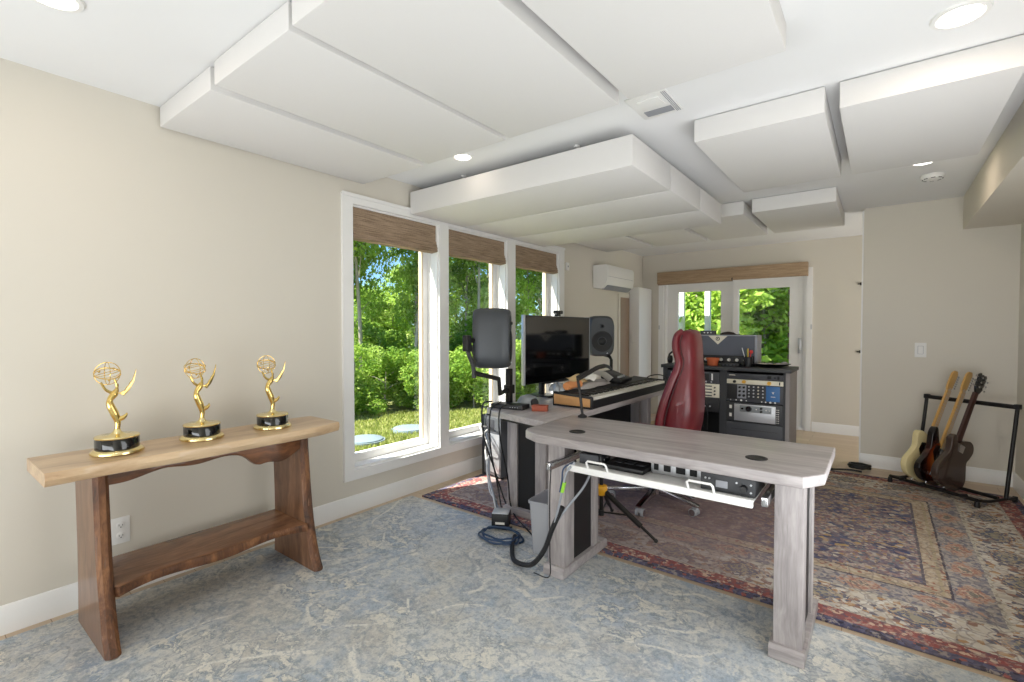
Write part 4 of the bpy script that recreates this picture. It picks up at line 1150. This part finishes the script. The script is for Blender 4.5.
def knobs(r, spec, name, mat, y=-.006, dp=.018):
    b = BM()
    for x, z, rad in spec: cyl(b, (x, y, z), (x, y-dp, z), rad, rad*.85, n=16)
    return obj(name, b, mat, r)
def plates(r, spec, name, mat, y=-.0065, dp=.002):
    b = BM()
    for x0_, x1_, z0_, z1_ in spec: box(b, x0_, x1_, y-dp, y, z0_, z1_, .0005)
    return obj(name, b, mat, r)
# right bay from the top
r, w, h = unit('power_conditioner', 'dark thin rack unit topmost in the right-hand bay', 1, .855, .905, 'dark_rack')
plates(r, [(-.2, -.15, .03, .037)], 'badge', 'badge_cream'); plates(r, [(.10, .13, .015, .04), (.15, .165, .02, .03), (.175, .19, .012, .04)], 'display', 'deep_black')
r, w, h = unit('channel_strip', 'cream rack strip with yellow knobs in the right-hand bay', 1, .812, .853, 'cream_metal')
knobs(r, [(-.155, .02, .013)], 'meter_knob', 'black_plastic'); knobs(r, [(-.08, .022, .016), (.115, .02, .016)], 'knob', 'knob_yellow'); plates(r, [(.188, .196, .008, .034)], 'switch', 'deep_black')
r, w, h = unit('module_rack', 'rack of small modules with a blue module in the right-hand bay', 1, .66, .81, 'dark_rack')
plates(r, [(-w+.004, -.135, .02, .145)], 'black_module', 'black_plastic'); g = plates(r, [(-.132, -.06, .03, .147)], 'silver_module', 'amp_trim')
knobs(r, [(-.113+.034*i, .055+.035*j, .010 if j else .012) for i in range(2) for j in range(3)], 'knob', 'satin_black', -.0085, .012)
for k in range(4): 
    xa = -.056+.036*k
    m_ = plates(r, [(xa, xa+.034, .03, .147)], 'module', 'rack_black')
    knobs(r, [(xa+.017, .05+.028*j, .007) for j in range(4)], 'knob', ('brushed_silver', 'brushed_silver', 'badge_cream', 'brushed_silver')[k], -.0085, .01)
plates(r, [(.092, .195, .02, .147)], 'blue_module', 'blue_panel'); 
b = BM(); prism(b, [(.135, .10), (.155, .10), (.145, .082)], 'y', -.0092, -.0087); box(b, .128, .162, -.0092, -.0087, .058, .063); obj('module_mark', b, 'paper_white', r)
knobs(r, [(-.1, .012, .009), (-.14, .012, .005), (-.06, .012, .005), (.06, .012, .005), (.09, .012, .006), (.125, .012, .009), (.16, .012, .007), (-.185, .012, .004)], 'button', 'white_plastic', -.006, .006)
r, w, h = unit('preamp', 'large silver rack unit with a big black knob, lowest in the right-hand bay', 1, .485, .655, 'rack_black')
plates(r, [(-.155, .165, .01, .155)], 'silver_face', 'brushed_silver', -.0065, .004)
plates(r, [(-.11, .135, .09, .145)], 'control_strip', 'puck_grey', -.0108, .001)
knobs(r, [(-.04, .118, .025), (.058, .13, .011), (.058, .103, .011), (-.088, .118, .009)], 'knob', 'black_gloss', -.0115, .016)
knobs(r, [(.02, .118, .005), (.095, .118, .005), (.12, .115, .004), (-.14, .14, .003), (-.14, .03, .003), (.15, .14, .003), (.15, .03, .003)], 'button', 'paper_white', -.0105, .004)
plates(r, [(-.195, -.175, .11, .14), (-.195, -.175, .04, .07)], 'port', 'paper_white')
knobs(r, [(.175+.012*i, .02+.018*j, .004) for i in range(2) for j in range(7)], 'vent_hole', 'paper_white', -.006, .002)
r, w, h = unit('blank_panel', 'plain dark filler panel at the foot of the right-hand bay', 1, .3, .482, 'dark_rack')
plates(r, [(-.18, .18, .12, .124)], 'rib', 'black_plastic')
# left bay
r, w, h = unit('dual_recorder', 'grey rack unit with two black displays topmost in the left-hand bay', 0, .80, .905, 'dark_rack')
plates(r, [(-.13, -.04, .045, .085), (.08, .145, .03, .085), (.0, .06, .055, .075)], 'display', 'black_plastic'); plates(r, [(.165, .178, .03, .09)], 'fader', 'white_plastic'); plates(r, [(-.20, -.19, .03, .09)], 'fader', 'white_plastic')
knobs(r, [(-.15+.045*i, .015, .007) for i in range(8)], 'button', 'brushed_silver', -.006, .008)
r, w, h = unit('slotted_unit', 'white slotted rack unit in the left-hand bay', 0, .675, .798, 'cream_metal')
plates(r, [(-.18, .17, .012+.028*j, .022+.028*j) for j in range(4)], 'slot', 'dark_rack'); knobs(r, [(.195, .03+.03*j, .007) for j in range(3)], 'knob', 'black_plastic')
r, w, h = unit('cable_patch', 'black rack panel with plugged cables lowest in the left-hand bay', 0, .545, .673, 'black_plastic')
knobs(r, [(-.16+.045*i, .05, .008) for i in range(8)], 'jack', 'brushed_silver', -.006, .006)
b = BM()
for k in range(4): x_ = .03+.035*k; tube(b, [(x_, -.006, .05+.02*(k % 2)), (x_+.004, -.05, .04), (x_+.012, -.045, -.03), (x_, -.02, -.1-.02*k)], .004, 6, 4)
obj('patch_lead', b, 'cable_black', r)

RT = .0115+RH-.0105
def onR(name, label, cat, x, y, rz=0, group=None): return thing(name, label, cat, (x, y, RT), rz, group)
t = onR('guitar_amp_head', 'wide grey amplifier head with a pale triangle badge on the rack', 'amplifier', 1.715, 4.82)
obj('cabinet', box(BM(), -.375, .325, -.10, .10, .012, .275, .008, 3), 'amp_grey', t)
b = BM(); box(b, -.375, -.36, -.103, .1, .012, .275, .003); box(b, .31, .330, -.104, .1, .012, .276, .003); box(b, -.375, .325, -.104, .1, .268, .278, .003); obj('edge_trim', b, 'amp_trim', t)
obj('grille', box(BM(), -.358, .308, -.106, -.1005, .095, .266), 'amp_grey', t)
obj('control_panel', box(BM(), -.358, .308, -.1055, -.1005, .016, .09), 'black_plastic', t)
knobs(t, [(-.31+.068*k, .05, .015) for k in range(9)], 'knob', 'paper_white', -.1056, .016)
b = BM(); prism(b, [(-.085, .2705), (.085, .2705), (.0, .19)], 'y', -.111, -.1065); bd = obj('badge', b, 'badge_cream', t)
b = BM(); cyl(b, (0, -.1112, .243), (0, -.1145, .243), .018, n=24); obj('emblem', b, 'black_plastic', bd)
b = BM(); cyl(b, (0, -.1146, .243), (0, -.116, .243), .012, n=24); obj('emblem_ring', b, 'badge_cream', bd)
b = BM(); box(b, -.003, .003, -.1172, -.1161, .236, .250); box(b, -.007, .0, -.1172, -.1161, .2475, .2505); obj('emblem_mark', b, 'black_plastic', bd)
b = BM()
for sx in (-.34, .29):
    for yy in (-.06, .06): cyl(b, (sx, yy, 0), (sx, yy, .012), .015, n=12)
obj('foot', b, 'black_plastic', t)
AT = RT+.2785
t = thing('effects_pedal', 'small grey box on top of the amplifier behind the chair', 'pedal', (1.60, 4.84, AT))
obj('case', box(BM(), -.07, .06, -.04, .04, .0, .04, .004), 'dark_rack', t); knobs(t, [(-.03, .02, .007), (0, .02, .007), (.03, .02, .007)], 'knob', 'brushed_silver', -.04, .008)
t = thing('cap', 'flat black item on top of the amplifier near its badge', 'cap', (1.77, 4.85, AT))
b = BM(); lathe(b, [(.07, 0), (.072, .008), (.05, .022), (.015, .03), (.004, .031)], n=24, sy=.7); obj('crown', b, 'wool_dark', t)
b = BM(); box(b, -.02, .095, -.05, .045, .0005, .006, .002); obj('brim', b, 'wool_dark', t)
t = onR('flower_pot', 'small terracotta pot on the rack beside the chair', 'pot', 1.70, 4.60)
b = BM(); lathe(b, [(.042, .0), (.05, .05), (.046, .05), (.04, .01), (.01, .01)], n=24); obj('body', b, 'terracotta', t)
b = BM(); lathe(b, [(.05, .0505), (.058, .051), (.058, .07), (.05, .07), (.05, .0505)], n=24); obj('rim', b, 'terracotta', t)
t = onR('network_switch', 'flat black box between the pot and the pen cup', 'electronics box', 1.855, 4.60)
obj('case', box(BM(), -.075, .075, -.04, .04, 0, .028, .003), 'black_plastic', t); plates(t, [(-.06+.03*k, -.045+.03*k, .006, .02) for k in range(4)], 'port', 'dark_rack', -.0402)
t = onR('pen_cup', 'black pen cup on the rack in front of the amplifier', 'pen cup', 1.985, 4.66)
b = BM(); lathe(b, [(.036, 0), (.036, .085), (.032, .085), (.032, .006), (.004, .006)], n=24); obj('cup', b, 'black_plastic', t)
obj('band', lathe(BM(), [(.0362, .07), (.0375, .072), (.0375, .08), (.0362, .082)], n=24), 'satin_black', t)
for k, (dx_, dy_, L, mt, lab) in enumerate(((-.05, .0, .10, 'brushed_silver', 'silver pen leaning out of the pen cup'), (-.012, .012, .085, 'pen_green', 'green pen standing in the pen cup'), (.0, -.008, .095, 'knob_yellow', 'yellow pencil standing in the pen cup'), (.024, .0, .07, 'pen_red', 'red handled scissors in the pen cup'))):
    b = BM(); base = Vector((.004*k-.008, .006*(k % 2)-.003, .008)); top = Vector((dx_, dy_, .06+L))
    cyl(b, base, top, .004, n=8)
    if k == 3: ball(b, top, .016, sy=.4, u=12, v=8)
    else: cyl(b, top, top+(top-base).normalized()*.008, .0045, .001, n=8)
    o = obj('pen' if k < 3 else 'scissors', b, mt); o.location = (1.985, 4.66, RT); tag(o, lab, 'pen' if k < 3 else 'scissors')
t = onR('serving_tray', 'oval black tray of small odds and ends on the rack end', 'tray', 2.15, 4.72)
b = BM(); lathe(b, [(.06, .0), (.09, .006), (.13, .026), (.135, .030), (.128, .030), (.085, .011), (.01, .010)], n=36, sx=1.2, sy=.95); obj('tray', b, 'black_plastic', t)
for k in range(9):
    a = k*2.4; r_ = .03+.008*k
    b = BM(); lump(b, 0, 0, 0, .018+.005*(k % 3), .015+.004*(k % 2), .012+.006*(k % 3), k+20, 12, 5)
    o = obj('trinket', b, ('tan_card', 'badge_cream', 'cloth_grey')[k % 3]); o.location = (2.15+r_*1.2*math.cos(a), 4.72+r_*.9*math.sin(a), RT+.0125+max(0, r_-.075)*.45)
    tag(o, 'small pale trinket lying in the oval black tray', 'trinket', 'trinkets in the tray')
t = onR('headphones', 'black headphones resting at the rack corner nearest the windows', 'headphones', 1.35, 4.62)
b = BM(); tube(b, [(-.05, 0, .05), (-.055, 0, .09), (0, 0, .125), (.055, 0, .09), (.05, 0, .05)], .009, 8, 5); obj('headband', b, 'black_plastic', t)
for s_ in (-1, 1):
    b = BM(); cyl(b, (s_*.062, 0, .042), (s_*.035, 0, .042), .04, .036, n=20); obj('ear_cup', b, 'black_plastic', t)
cable('pair of thin dark cables arching from rack corner toward the piano', [(1.37, 4.5, .70), (1.33, 4.42, .84), (1.24, 4.36, .86), (1.15, 4.36, .80), (1.1, 4.40, .60)], .005, 'cable_black', 'cable', None)
# cardboard clutter behind the desk end
b = BM(); box(b, 0, .3, 0, .26, 0, .22, .004); o = obj('carton', b, 'tan_card'); o.location = (.95, 4.75, .0115); tag(o, 'open cardboard box on the floor between window desk and rack', 'box')
b = BM(); lump(b, 0, 0, 0, .13, .11, .09, 31); o = obj('paper_bag', b, 'tan_card'); o.location = (1.1, 4.88, .232); tag(o, 'crumpled brown paper on the cardboard box', 'paper')

# ------------------------------------------------------------------ guitar stand and guitars
e1 = Vector((.8, -.6, 0)); e2 = Vector((.6, .8, 0))
ang = math.atan2(-.6, .8)
t = thing('guitar_stand', 'black tubular multi guitar stand by the closet wall', 'guitar stand', (2.996, 5.09, .0115), ang)
LS, DS = .605, .30     # local x along the rack, local y toward the wall
def bar(p, q, r=.011): return tube(BM(), [p, q], r, 12, 0)
b = bar((0, 0, .05), (LS, 0, .05), .013); obj('front_bar', b, 'black_metal', t)
b = bar((0, DS*.72, .045), (LS, DS*.72, .045), .013); obj('rear_bar', b, 'black_metal', t)
DT = .405
b = bar((0, DT, .70), (LS, DT, .70), .017); obj('top_bar', b, 'black_metal', t)
for x_ in (0, LS):
    b = tube(BM(), [(x_, -.0, .05), (x_, .12, .03), (x_, DS, .03), (x_, DS+.1, .025)], .011, 12, 4); obj('foot_bar', b, 'black_metal', t)
    b = bar((x_, .30, .03), (x_, DT, .705), .013); obj('post', b, 'black_metal', t)
    b = BM(); box(b, x_-.016, x_+.016, DT-.02, DT+.02, .685, .722, .005); obj('corner_joint', b, 'black_plastic', t)
    for yy in (-.0, DS+.1):
        b = BM(); lathe(b, [(.016, 0), (.018, .01), (.014, .04)], (x_, yy, 0), 14); obj('rubber_foot', b, 'black_plastic', t)
b = BM()
for k in range(4):
    tube(b, [(.09+.14*k, -.012, .052), (.13+.14*k, -.014, .066)], .014, 10, 0)
obj('foam_pad', b, 'black_plastic', t)

def outline(half_pts, k=5, single=False):
    P = [Vector((x, z, 0)) for x, z in half_pts]
    pts = catmull(P+[P[0]], k)[:-1] if True else P
    return [(p.x, p.y) for p in pts]
TELE = [(0, 0), (.10, .012), (.155, .07), (.16, .13), (.125, .20), (.112, .25), (.135, .31), (.15, .345), (.13, .385), (.085, .365), (.045, .33), (0, .355), (-.06, .385), (-.12, .385), (-.145, .35), (-.13, .30), (-.112, .25), (-.13, .19), (-.16, .12), (-.15, .06), (-.09, .01)]
STRAT = [(0, 0), (.09, .008), (.15, .06), (.158, .12), (.125, .19), (.11, .24), (.13, .31), (.145, .36), (.125, .405), (.09, .39), (.055, .34), (.03, .325), (-.03, .33), (-.06, .36), (-.105, .43), (-.135, .43), (-.145, .38), (-.125, .31), (-.11, .25), (-.128, .18), (-.158, .11), (-.145, .05), (-.08, .006)]
PAUL = [(0, 0), (.10, .01), (.158, .06), (.165, .13), (.13, .21), (.105, .27), (.115, .33), (.13, .37), (.10, .41), (.07, .385), (.045, .36), (0, .39), (-.07, .42), (-.12, .40), (-.14, .35), (-.125, .29), (-.11, .25), (-.135, .19), (-.165, .12), (-.155, .055), (-.09, .008)]
def guitar(label, shape, body_mat, neck_mat, pick, along, flip, head, lean=27, depth=.075):
    """local x = width, y = out of the front (-y is the front), z = up the neck"""
    r = thing('electric_guitar', label, 'guitar')
    base = Vector((2.996, 5.09, 0))+e1*(along+.05)+e2*(.03)
    # width axis along e2, front normal along +-e1
    zax = (Vector((0, 0, 1))*math.cos(math.radians(lean))+e2*math.sin(math.radians(lean)))
    nrm = e1 if not flip else -e1         # outward normal of the front
    yax = -nrm
    xax = yax.cross(zax).normalized()
    m = Matrix((xax, yax, zax)).transposed().to_4x4(); m.translation = base+Vector((0, 0, .083))
    r.matrix_world = m @ Matrix.Scale(.975, 4)
    obj('body', prism(BM(), outline(shape, 4), 'y', -.022, .022, .006, 3), body_mat, r, 40)
    top = max(z for x, z in shape)
    b = BM(); loft(b, [[Vector((x*.027, -.024 if y < 0 else -.024+.024*y, z)) for x, y in ((-1, -1), (1, -1), (.85, .7), (0, 1), (-.85, .7))] if z < .5 else [Vector((x*.022, -.024 if y < 0 else -.024+.02*y, z)) for x, y in ((-1, -1), (1, -1), (.85, .7), (0, 1), (-.85, .7))] for z in (.30, .40, .81)])
    nk = obj('neck', b, neck_mat, r, 40)
    b = BM(); box(b, -.024, .024, -.029, -.0245, .29, .81, .001); obj('fretboard', b, neck_mat if neck_mat == 'maple' else 'rosewood', nk)
    b = BM()
    for k in range(20): z = .81-(.65*(1-2**(-k/12))); box(b, -.024, .024, -.0305, -.0292, z-.0006, z+.0006)
    obj('frets', b, 'brushed_silver', nk)
    b = BM()
    if head == 'six': hp = [(-.022, .812), (.022, .812), (.034, .84), (.04, .97), (.025, .995), (-.01, .985), (-.028, .955), (-.03, .85)]
    else: hp = [(-.022, .812), (.022, .812), (.042, .85), (.046, .96), (.03, .975), (.015, .96), (0, .972), (-.015, .96), (-.03, .975), (-.046, .96), (-.042, .85)]
    prism(b, hp, 'y', -.022, -.008, .002); hd = obj('headstock', b, neck_mat if head == 'six' else 'black_gloss', r)
    b = BM()
    for k in range(6 if head == 'six' else 3):
        for s_ in ((1,) if head == 'six' else (-1, 1)):
            z = .855+(.021 if head == 'six' else .04)*k
            cyl(b, (.036*s_, -.012, z), (.066*s_, -.012, z), .003, n=8); ball(b, (.072*s_, -.012, z), .008, sz=1.3, sy=.6, u=10, v=6); cyl(b, (.02*s_, -.005, z), (.02*s_, .004, z), .008, n=10)
    obj('tuning_pegs', b, 'chrome', hd)
    b = BM(); prism(b, [(-.075, .30), (-.03, .315), (.03, .315), (.075, .30), (.095, .24), (.085, .17), (.06, .12), (.02, .14), (-.04, .19), (-.08, .24)], 'y', -.0255, -.0222); obj('pickguard', b, pick, r)
    for z in (.13, .21, .28): obj('pickup', box(BM(), -.036, .036, -.033, -.0257, z-.012, z+.012, .003), 'black_plastic', r)
    b = BM(); box(b, -.04, .04, -.034, -.0257, .06, .085, .002); obj('bridge', b, 'chrome', r)
    b = BM()
    for k in range(3): cyl(b, (.09-.018*k, -.0222, .12-.03*k), (.09-.018*k, -.036, .12-.03*k), .01, n=14)
    obj('control_knob', b, 'chrome', r)
    b = BM()
    for k in range(6): cyl(b, (-.02+.008*k, -.035, .07), (-.016+.0064*k, -.0315, .83), .0006, n=5)
    obj('strings', b, 'brushed_silver', r)
    b = BM(); box(b, -.03, .03, .0222, .0245, .30, .36, .002); obj('heel_plate', b, 'chrome', r)
    b = BM(); cyl(b, (0, .0, -.001), (0, .0, -.016), .006, n=10); obj('strap_button', b, 'chrome', r)
    return r
guitar('cream electric guitar with maple neck, nearest the closet corner', TELE, 'cream_lacquer', 'maple', 'black_gloss', .10, False, 'six')
guitar('sunburst electric guitar with pale neck between the cream and brown ones', STRAT, 'sunburst', 'maple', 'tortoise', .20, False, 'six')
guitar('dark brown electric guitar showing its back, rosewood coloured neck', PAUL, 'brown_back', 'rosewood', 'black_gloss', .325, True, 'three')

# black cable and pedal on the floor by the wall end
cable('black cable running straight along the floor toward the desk end', [(2.50, 5.16, .015), (2.60, 5.22, .017), (2.72, 5.28, .017), (2.80, 5.27, .017)], .009, 'cable_black', 'cable', None)
pts = []
for k in range(46):
    a = k*2*PI/15; r = .07+.006*math.sin(k*2.3); pts.append((2.78+r*1.1*math.cos(a), 5.36+r*.9*math.sin(a), .03+.010*(k/15)))
o = obj('cable_coil', tube(BM(), pts, .011, 7, 5), 'cable_black'); tag(o, 'black cable coil on the floor at the closet corner', 'cable')

# ------------------------------------------------------------------ outdoors
b = BM(); n = 40; vs = [[None]*(n+1) for _ in range(n+1)]
for i in range(n+1):
    for j in range(n+1):
        x = -30+44*i/n; y = -12+44*j/n
        z = -.42+.03*math.sin(x*1.3)+.03*math.sin(y*.9+1)
        if x < -9: z -= (abs(x)-9)*.05
        vs[i][j] = b.verts.new((x, y, z))
for i in range(n):
    for j in range(n): b.faces.new((vs[i][j], vs[i+1][j], vs[i+1][j+1], vs[i][j+1]))
struct('terrain_ground', b, 'lawn')
def quads(name, cen, ax, ay, mat, tint, parent=None, kind=None):
    """leaf quads: centres and two half axes, each folded at its midrib"""
    N = len(cen)
    nz = np.cross(ax, ay); nz /= np.linalg.norm(nz, axis=1)[:, None]+1e-9
    L = np.linalg.norm(ay, axis=1)[:, None]
    V = np.stack([cen-ay, cen+ax*.9-ay*.1+nz*L*.18, cen+ay, cen-ax*.9-ay*.1+nz*L*.18], 1).reshape(-1, 3)
    me = bpy.data.meshes.new(name); me.vertices.add(4*N); me.vertices.foreach_set('co', V.astype(np.float32).ravel())
    idx = (np.arange(N)[:, None]*4+np.array([0, 1, 2, 0, 2, 3])).ravel()
    me.loops.add(6*N); me.loops.foreach_set('vertex_index', idx.astype(np.int32))
    me.polygons.add(2*N); me.polygons.foreach_set('loop_start', np.arange(2*N, dtype=np.int32)*3); me.polygons.foreach_set('loop_total', np.full(2*N, 3, np.int32))
    at = me.attributes.new('leaf_tint', 'FLOAT', 'POINT'); at.data.foreach_set('value', np.repeat(tint, 4).astype(np.float32))
    me.update(calc_edges=True); me.materials.append(M[mat])
    o = bpy.data.objects.new(name, me); COL.objects.link(o)
    if parent: o.parent = parent
    if kind: o['kind'] = kind
    return o
def leafy(rng, clumps, per, size):
    cen = []; tint = []
    for c, rad in clumps:
        k = per
        d_ = rng.normal(size=(k, 3)); d_ /= np.linalg.norm(d_, axis=1)[:, None]
        rr_ = rad*rng.uniform(.35, 1.05, (k, 1))**.6
        cen.append(np.array(c)+d_*rr_*np.array([1, 1, .7])); tint.append(np.clip(rng.normal(.5, .22)+rng.normal(0, .13, k), 0, 1))
    cen = np.concatenate(cen); tint = np.concatenate(tint); N = len(cen)
    a = rng.normal(size=(N, 3)); a[:, 2] *= .5; a /= np.linalg.norm(a, axis=1)[:, None]
    c = rng.normal(size=(N, 3)); c -= a*(a*c).sum(1)[:, None]; c /= np.linalg.norm(c, axis=1)[:, None]
    s_ = size*rng.uniform(.6, 1.3, (N, 1))
    return cen, c*s_*.55, a*s_, tint
def tree(seed, H, crown_r, z0, mat, n_cl, per, size, label, cat='tree', name='broadleaf_tree', trunk_r=.09, lean=.3):
    rng = np.random.default_rng(seed); r_ = random.Random(seed)
    t = thing(name, label, cat)
    lx, ly = r_.uniform(-lean, lean), r_.uniform(-lean, lean)
    pts = [(0, 0, 0), (lx*.2, ly*.2, H*.25), (lx*.7, ly*.4, H*.55), (lx, ly, H*.95)]
    obj('trunk', tube(BM(), pts, lambda u: trunk_r*(1-.75*u), 9, 5), 'tree_bark', t)
    clumps = []; b = BM()
    for k in range(n_cl):
        u = z0+(1-z0)*(k+.5)/n_cl; a = r_.uniform(0, 2*PI); rr_ = crown_r*(1-abs(u-.55)*.9)*r_.uniform(.25, 1.0)
        c = (lx*u+rr_*math.cos(a), ly*u+rr_*math.sin(a), H*u)
        clumps.append((c, crown_r*r_.uniform(.28, .5)))
        if k % 2 == 0:
            s0 = Vector((lx*u*.9, ly*u*.9, H*max(.1, u-.1))); tube(b, [s0, (s0+Vector(c))/2+Vector((0, 0, .08)), Vector(c)], lambda q: trunk_r*.28*(1-.8*q), 6, 3)
    obj('branches', b, 'tree_bark', t)
    quads('crown', *leafy(rng, clumps, per, size)[:3], mat, leafy(np.random.default_rng(seed), clumps, per, size)[3], t)
    return t
GZ = -.45
protos = [tree(11, 7.0, 1.7, .32, 'leaves_mid', 30, 260, .085, 'x'), tree(23, 8.0, 1.5, .40, 'leaves_dark', 28, 240, .085, 'x'), tree(37, 6.2, 1.9, .22, 'leaves_bright', 30, 260, .09, 'x')]
def cdir(u):
    k = (u-512)/FPX; return Vector((-math.sin(YAW)+k*math.cos(YAW), math.cos(YAW)+k*math.sin(YAW), 0))
spots = [(330, 11.0, 1, .9, .6), (352, 11.6, 0, 1.05, .52), (376, 14.0, 1, .36, .5), (394, 14.5, 2, .44, .5), (416, 12.6, 0, .92, .5), (447, 13.5, 2, .60, .6), (466, 12.6, 1, .86, .5), (488, 14.0, 0, .85, .6), (508, 13.0, 2, .8, .6), (526, 14.5, 1, 1.0, .6), (550, 15.0, 0, 1.1, .7), (364, 19, 2, .55, .7), (386, 20, 1, .38, .8), (407, 18.5, 0, .58, .6), (432, 19, 0, .9, .7), (455, 20, 2, .72, .8), (500, 19.5, 1, 1.0, .8), (540, 20, 2, 1.2, .9)]
words_ = ['leafy green tree beyond the lawn, seen through the window panes', 'tall dark leaved tree with bare pale trunk beyond the lawn', 'bright green bushy tree beyond the lawn']
used = set()
for i, (u, dist, k, s_, w_) in enumerate(spots):
    p = Vector((CX, 0, 0))+cdir(u)*dist
    if k not in used: o = protos[k]; used.add(k); o.location = (p.x, p.y, GZ); o.rotation_euler[2] = i*1.3
    else: o = dup(protos[k], (p.x, p.y, GZ), i*1.3)
    o['label'] = words_[k]; o['group'] = ['leafy trees outside', 'dark trees outside', 'bright trees outside'][k]
    o.scale = (w_, w_, s_)
bt = tree(91, 6.4, .8, .5, 'leaves_mid', 16, 230, .07, 'slim tree with a bare pale trunk at the lawn edge', 'tree', 'birch_tree', .06, .45)
bt['group'] = 'bare trunked trees outside'
for i, (u, dist, s_) in enumerate(((355, 10.4, 1.0), (361, 11.2, 1.1), (413, 11.4, .9), (480, 12.0, 1.1), (517, 12.0, 1.1))):
    p = Vector((CX, 0, 0))+cdir(u)*dist; o = bt if i == 0 else dup(bt, (0, 0, 0), i*1.7)
    o.location = (p.x, p.y, GZ); o.scale = (s_*.9, s_*.9, s_)
# undergrowth shrubs at the lawn edge
shr = tree(51, 1.35, .75, .15, 'leaves_mid', 16, 330, .045, 'rounded bright green shrub at the edge of the lawn', 'shrub', 'garden_shrub', .03, .1)
shr['group'] = 'shrubs at the lawn edge'
sp2 = [(334, 9.3, .8), (352, 10.2, .7), (384, 9.8, .75), (402, 10.6, 1.0), (424, 9.9, .7), (452, 10.6, .95), (474, 10.2, .8), (498, 11.4, 1.0), (520, 11.4, .8), (546, 11.8, 1.0), (368, 12.0, 1.1), (436, 12.4, 1.1), (486, 13.0, 1.3)]
for i, (u, dist, s_) in enumerate(sp2):
    p = Vector((CX, 0, 0))+cdir(u)*dist
    o = shr if i == 0 else dup(shr, (0, 0, 0), i*2.1)
    o.location = (p.x, p.y, GZ); o.scale = (s_*1.1, s_*1.1, s_*(.9 if i % 2 else 1.25))
# maples behind the sliding door
mp = tree(71, 4.6, 1.4, .12, 'leaves_maple', 34, 230, .085, 'dense bright maple close behind the sliding glass door', 'tree', 'maple_tree', .06, .15)
mp['group'] = 'maples behind the sliding door'
for i, (u, dist) in enumerate(((676, 10.4), (706, 9.6), (740, 10.8), (764, 9.4), (792, 10.4), (720, 12.5), (775, 12.8), (820, 11.5), (655, 12))):
    p = Vector((CX, 0, 0))+cdir(u)*dist
    o = mp if i == 0 else dup(mp, (0, 0, 0), i*1.9)
    o.location = (p.x, p.y, GZ); s_ = .95+.15*(i % 3); o.scale = (s_, s_, s_)
# porch posts and brick pier outside the sliding door
for x_, lab in ((.215, 'white porch post outside the sliding door, nearest its hinge side'), (.639, 'white porch post outside mid of the left door pane')):
    t = thing('porch_post', lab, 'post', (x_, 8.3, -.38))
    obj('shaft', box(BM(), -.042, .042, -.042, .042, .1, 3.0, .005), 'porch_white', t); obj('plinth', box(BM(), -.07, .07, -.07, .07, 0, .1, .005), 'porch_white', t)
b = BM()
for k in range(44):
    z = -.4+.075*k; off = .105 if k % 2 else 0
    for q in range(2): box(b, 1.945+q*.21-off*.5, 1.945+q*.21+.2-off*.5, 7.62, 7.8, z, z+.066, .003)
o = obj('brick_pier', b, 'brick'); tag(o, 'grey brown brick pier just outside the sliding door', 'pier')
# septic covers on the lawn
for (u, v, rad, lab) in ((364, 439, .30, 'pale blue round cover on the lawn nearest the window'), (409, 428, .30, 'pale blue round cover on the lawn farther from the window')):
    dist = FPX*(CH+.36)/(v-330); p = Vector((CX, 0, 0))+cdir(u)*dist
    t = thing('ground_cover', lab, 'lid', (p.x, p.y, -.41))
    obj('lid', lathe(BM(), [(rad*.9, .0), (rad*.9, .05), (rad*.84, .06), (rad*.3, .066), (.01, .067)], n=36), 'disc_blue', t)
    obj('ring', lathe(BM(), [(rad*.91, .0), (rad, .0), (rad, .035), (rad*.91, .035)], n=36), 'disc_blue', t)
rng = np.random.default_rng(5)
N = 26000
k_ = rng.uniform(315, 575, N); dd = 3.6+6.2*rng.uniform(0, 1, N)**.8
kk = (k_-512)/FPX
cx_ = CX+(-math.sin(YAW)+kk*math.cos(YAW))*dd; cy_ = (math.cos(YAW)+kk*math.sin(YAW))*dd
ok = cx_ < -.35; cx_, cy_ = cx_[ok], cy_[ok]; N = len(cx_)
cen = np.stack([cx_, cy_, -.42+.03*np.sin(cx_*1.3)+.03*np.sin(cy_*.9+1)+.025], 1)
a = rng.normal(size=(N, 3))*.35; a[:, 2] = 1; a *= (.035*rng.uniform(.5, 1.3, (N, 1)))
c = np.cross(a, rng.normal(size=(N, 3))); c /= np.linalg.norm(c, axis=1)[:, None]; c *= .006
o = quads('grass', cen, c*2.2, a, 'grass_green', rng.uniform(0, 1, N), None, 'stuff')
tag(o, 'short sunlit lawn grass outside the windows', 'grass')
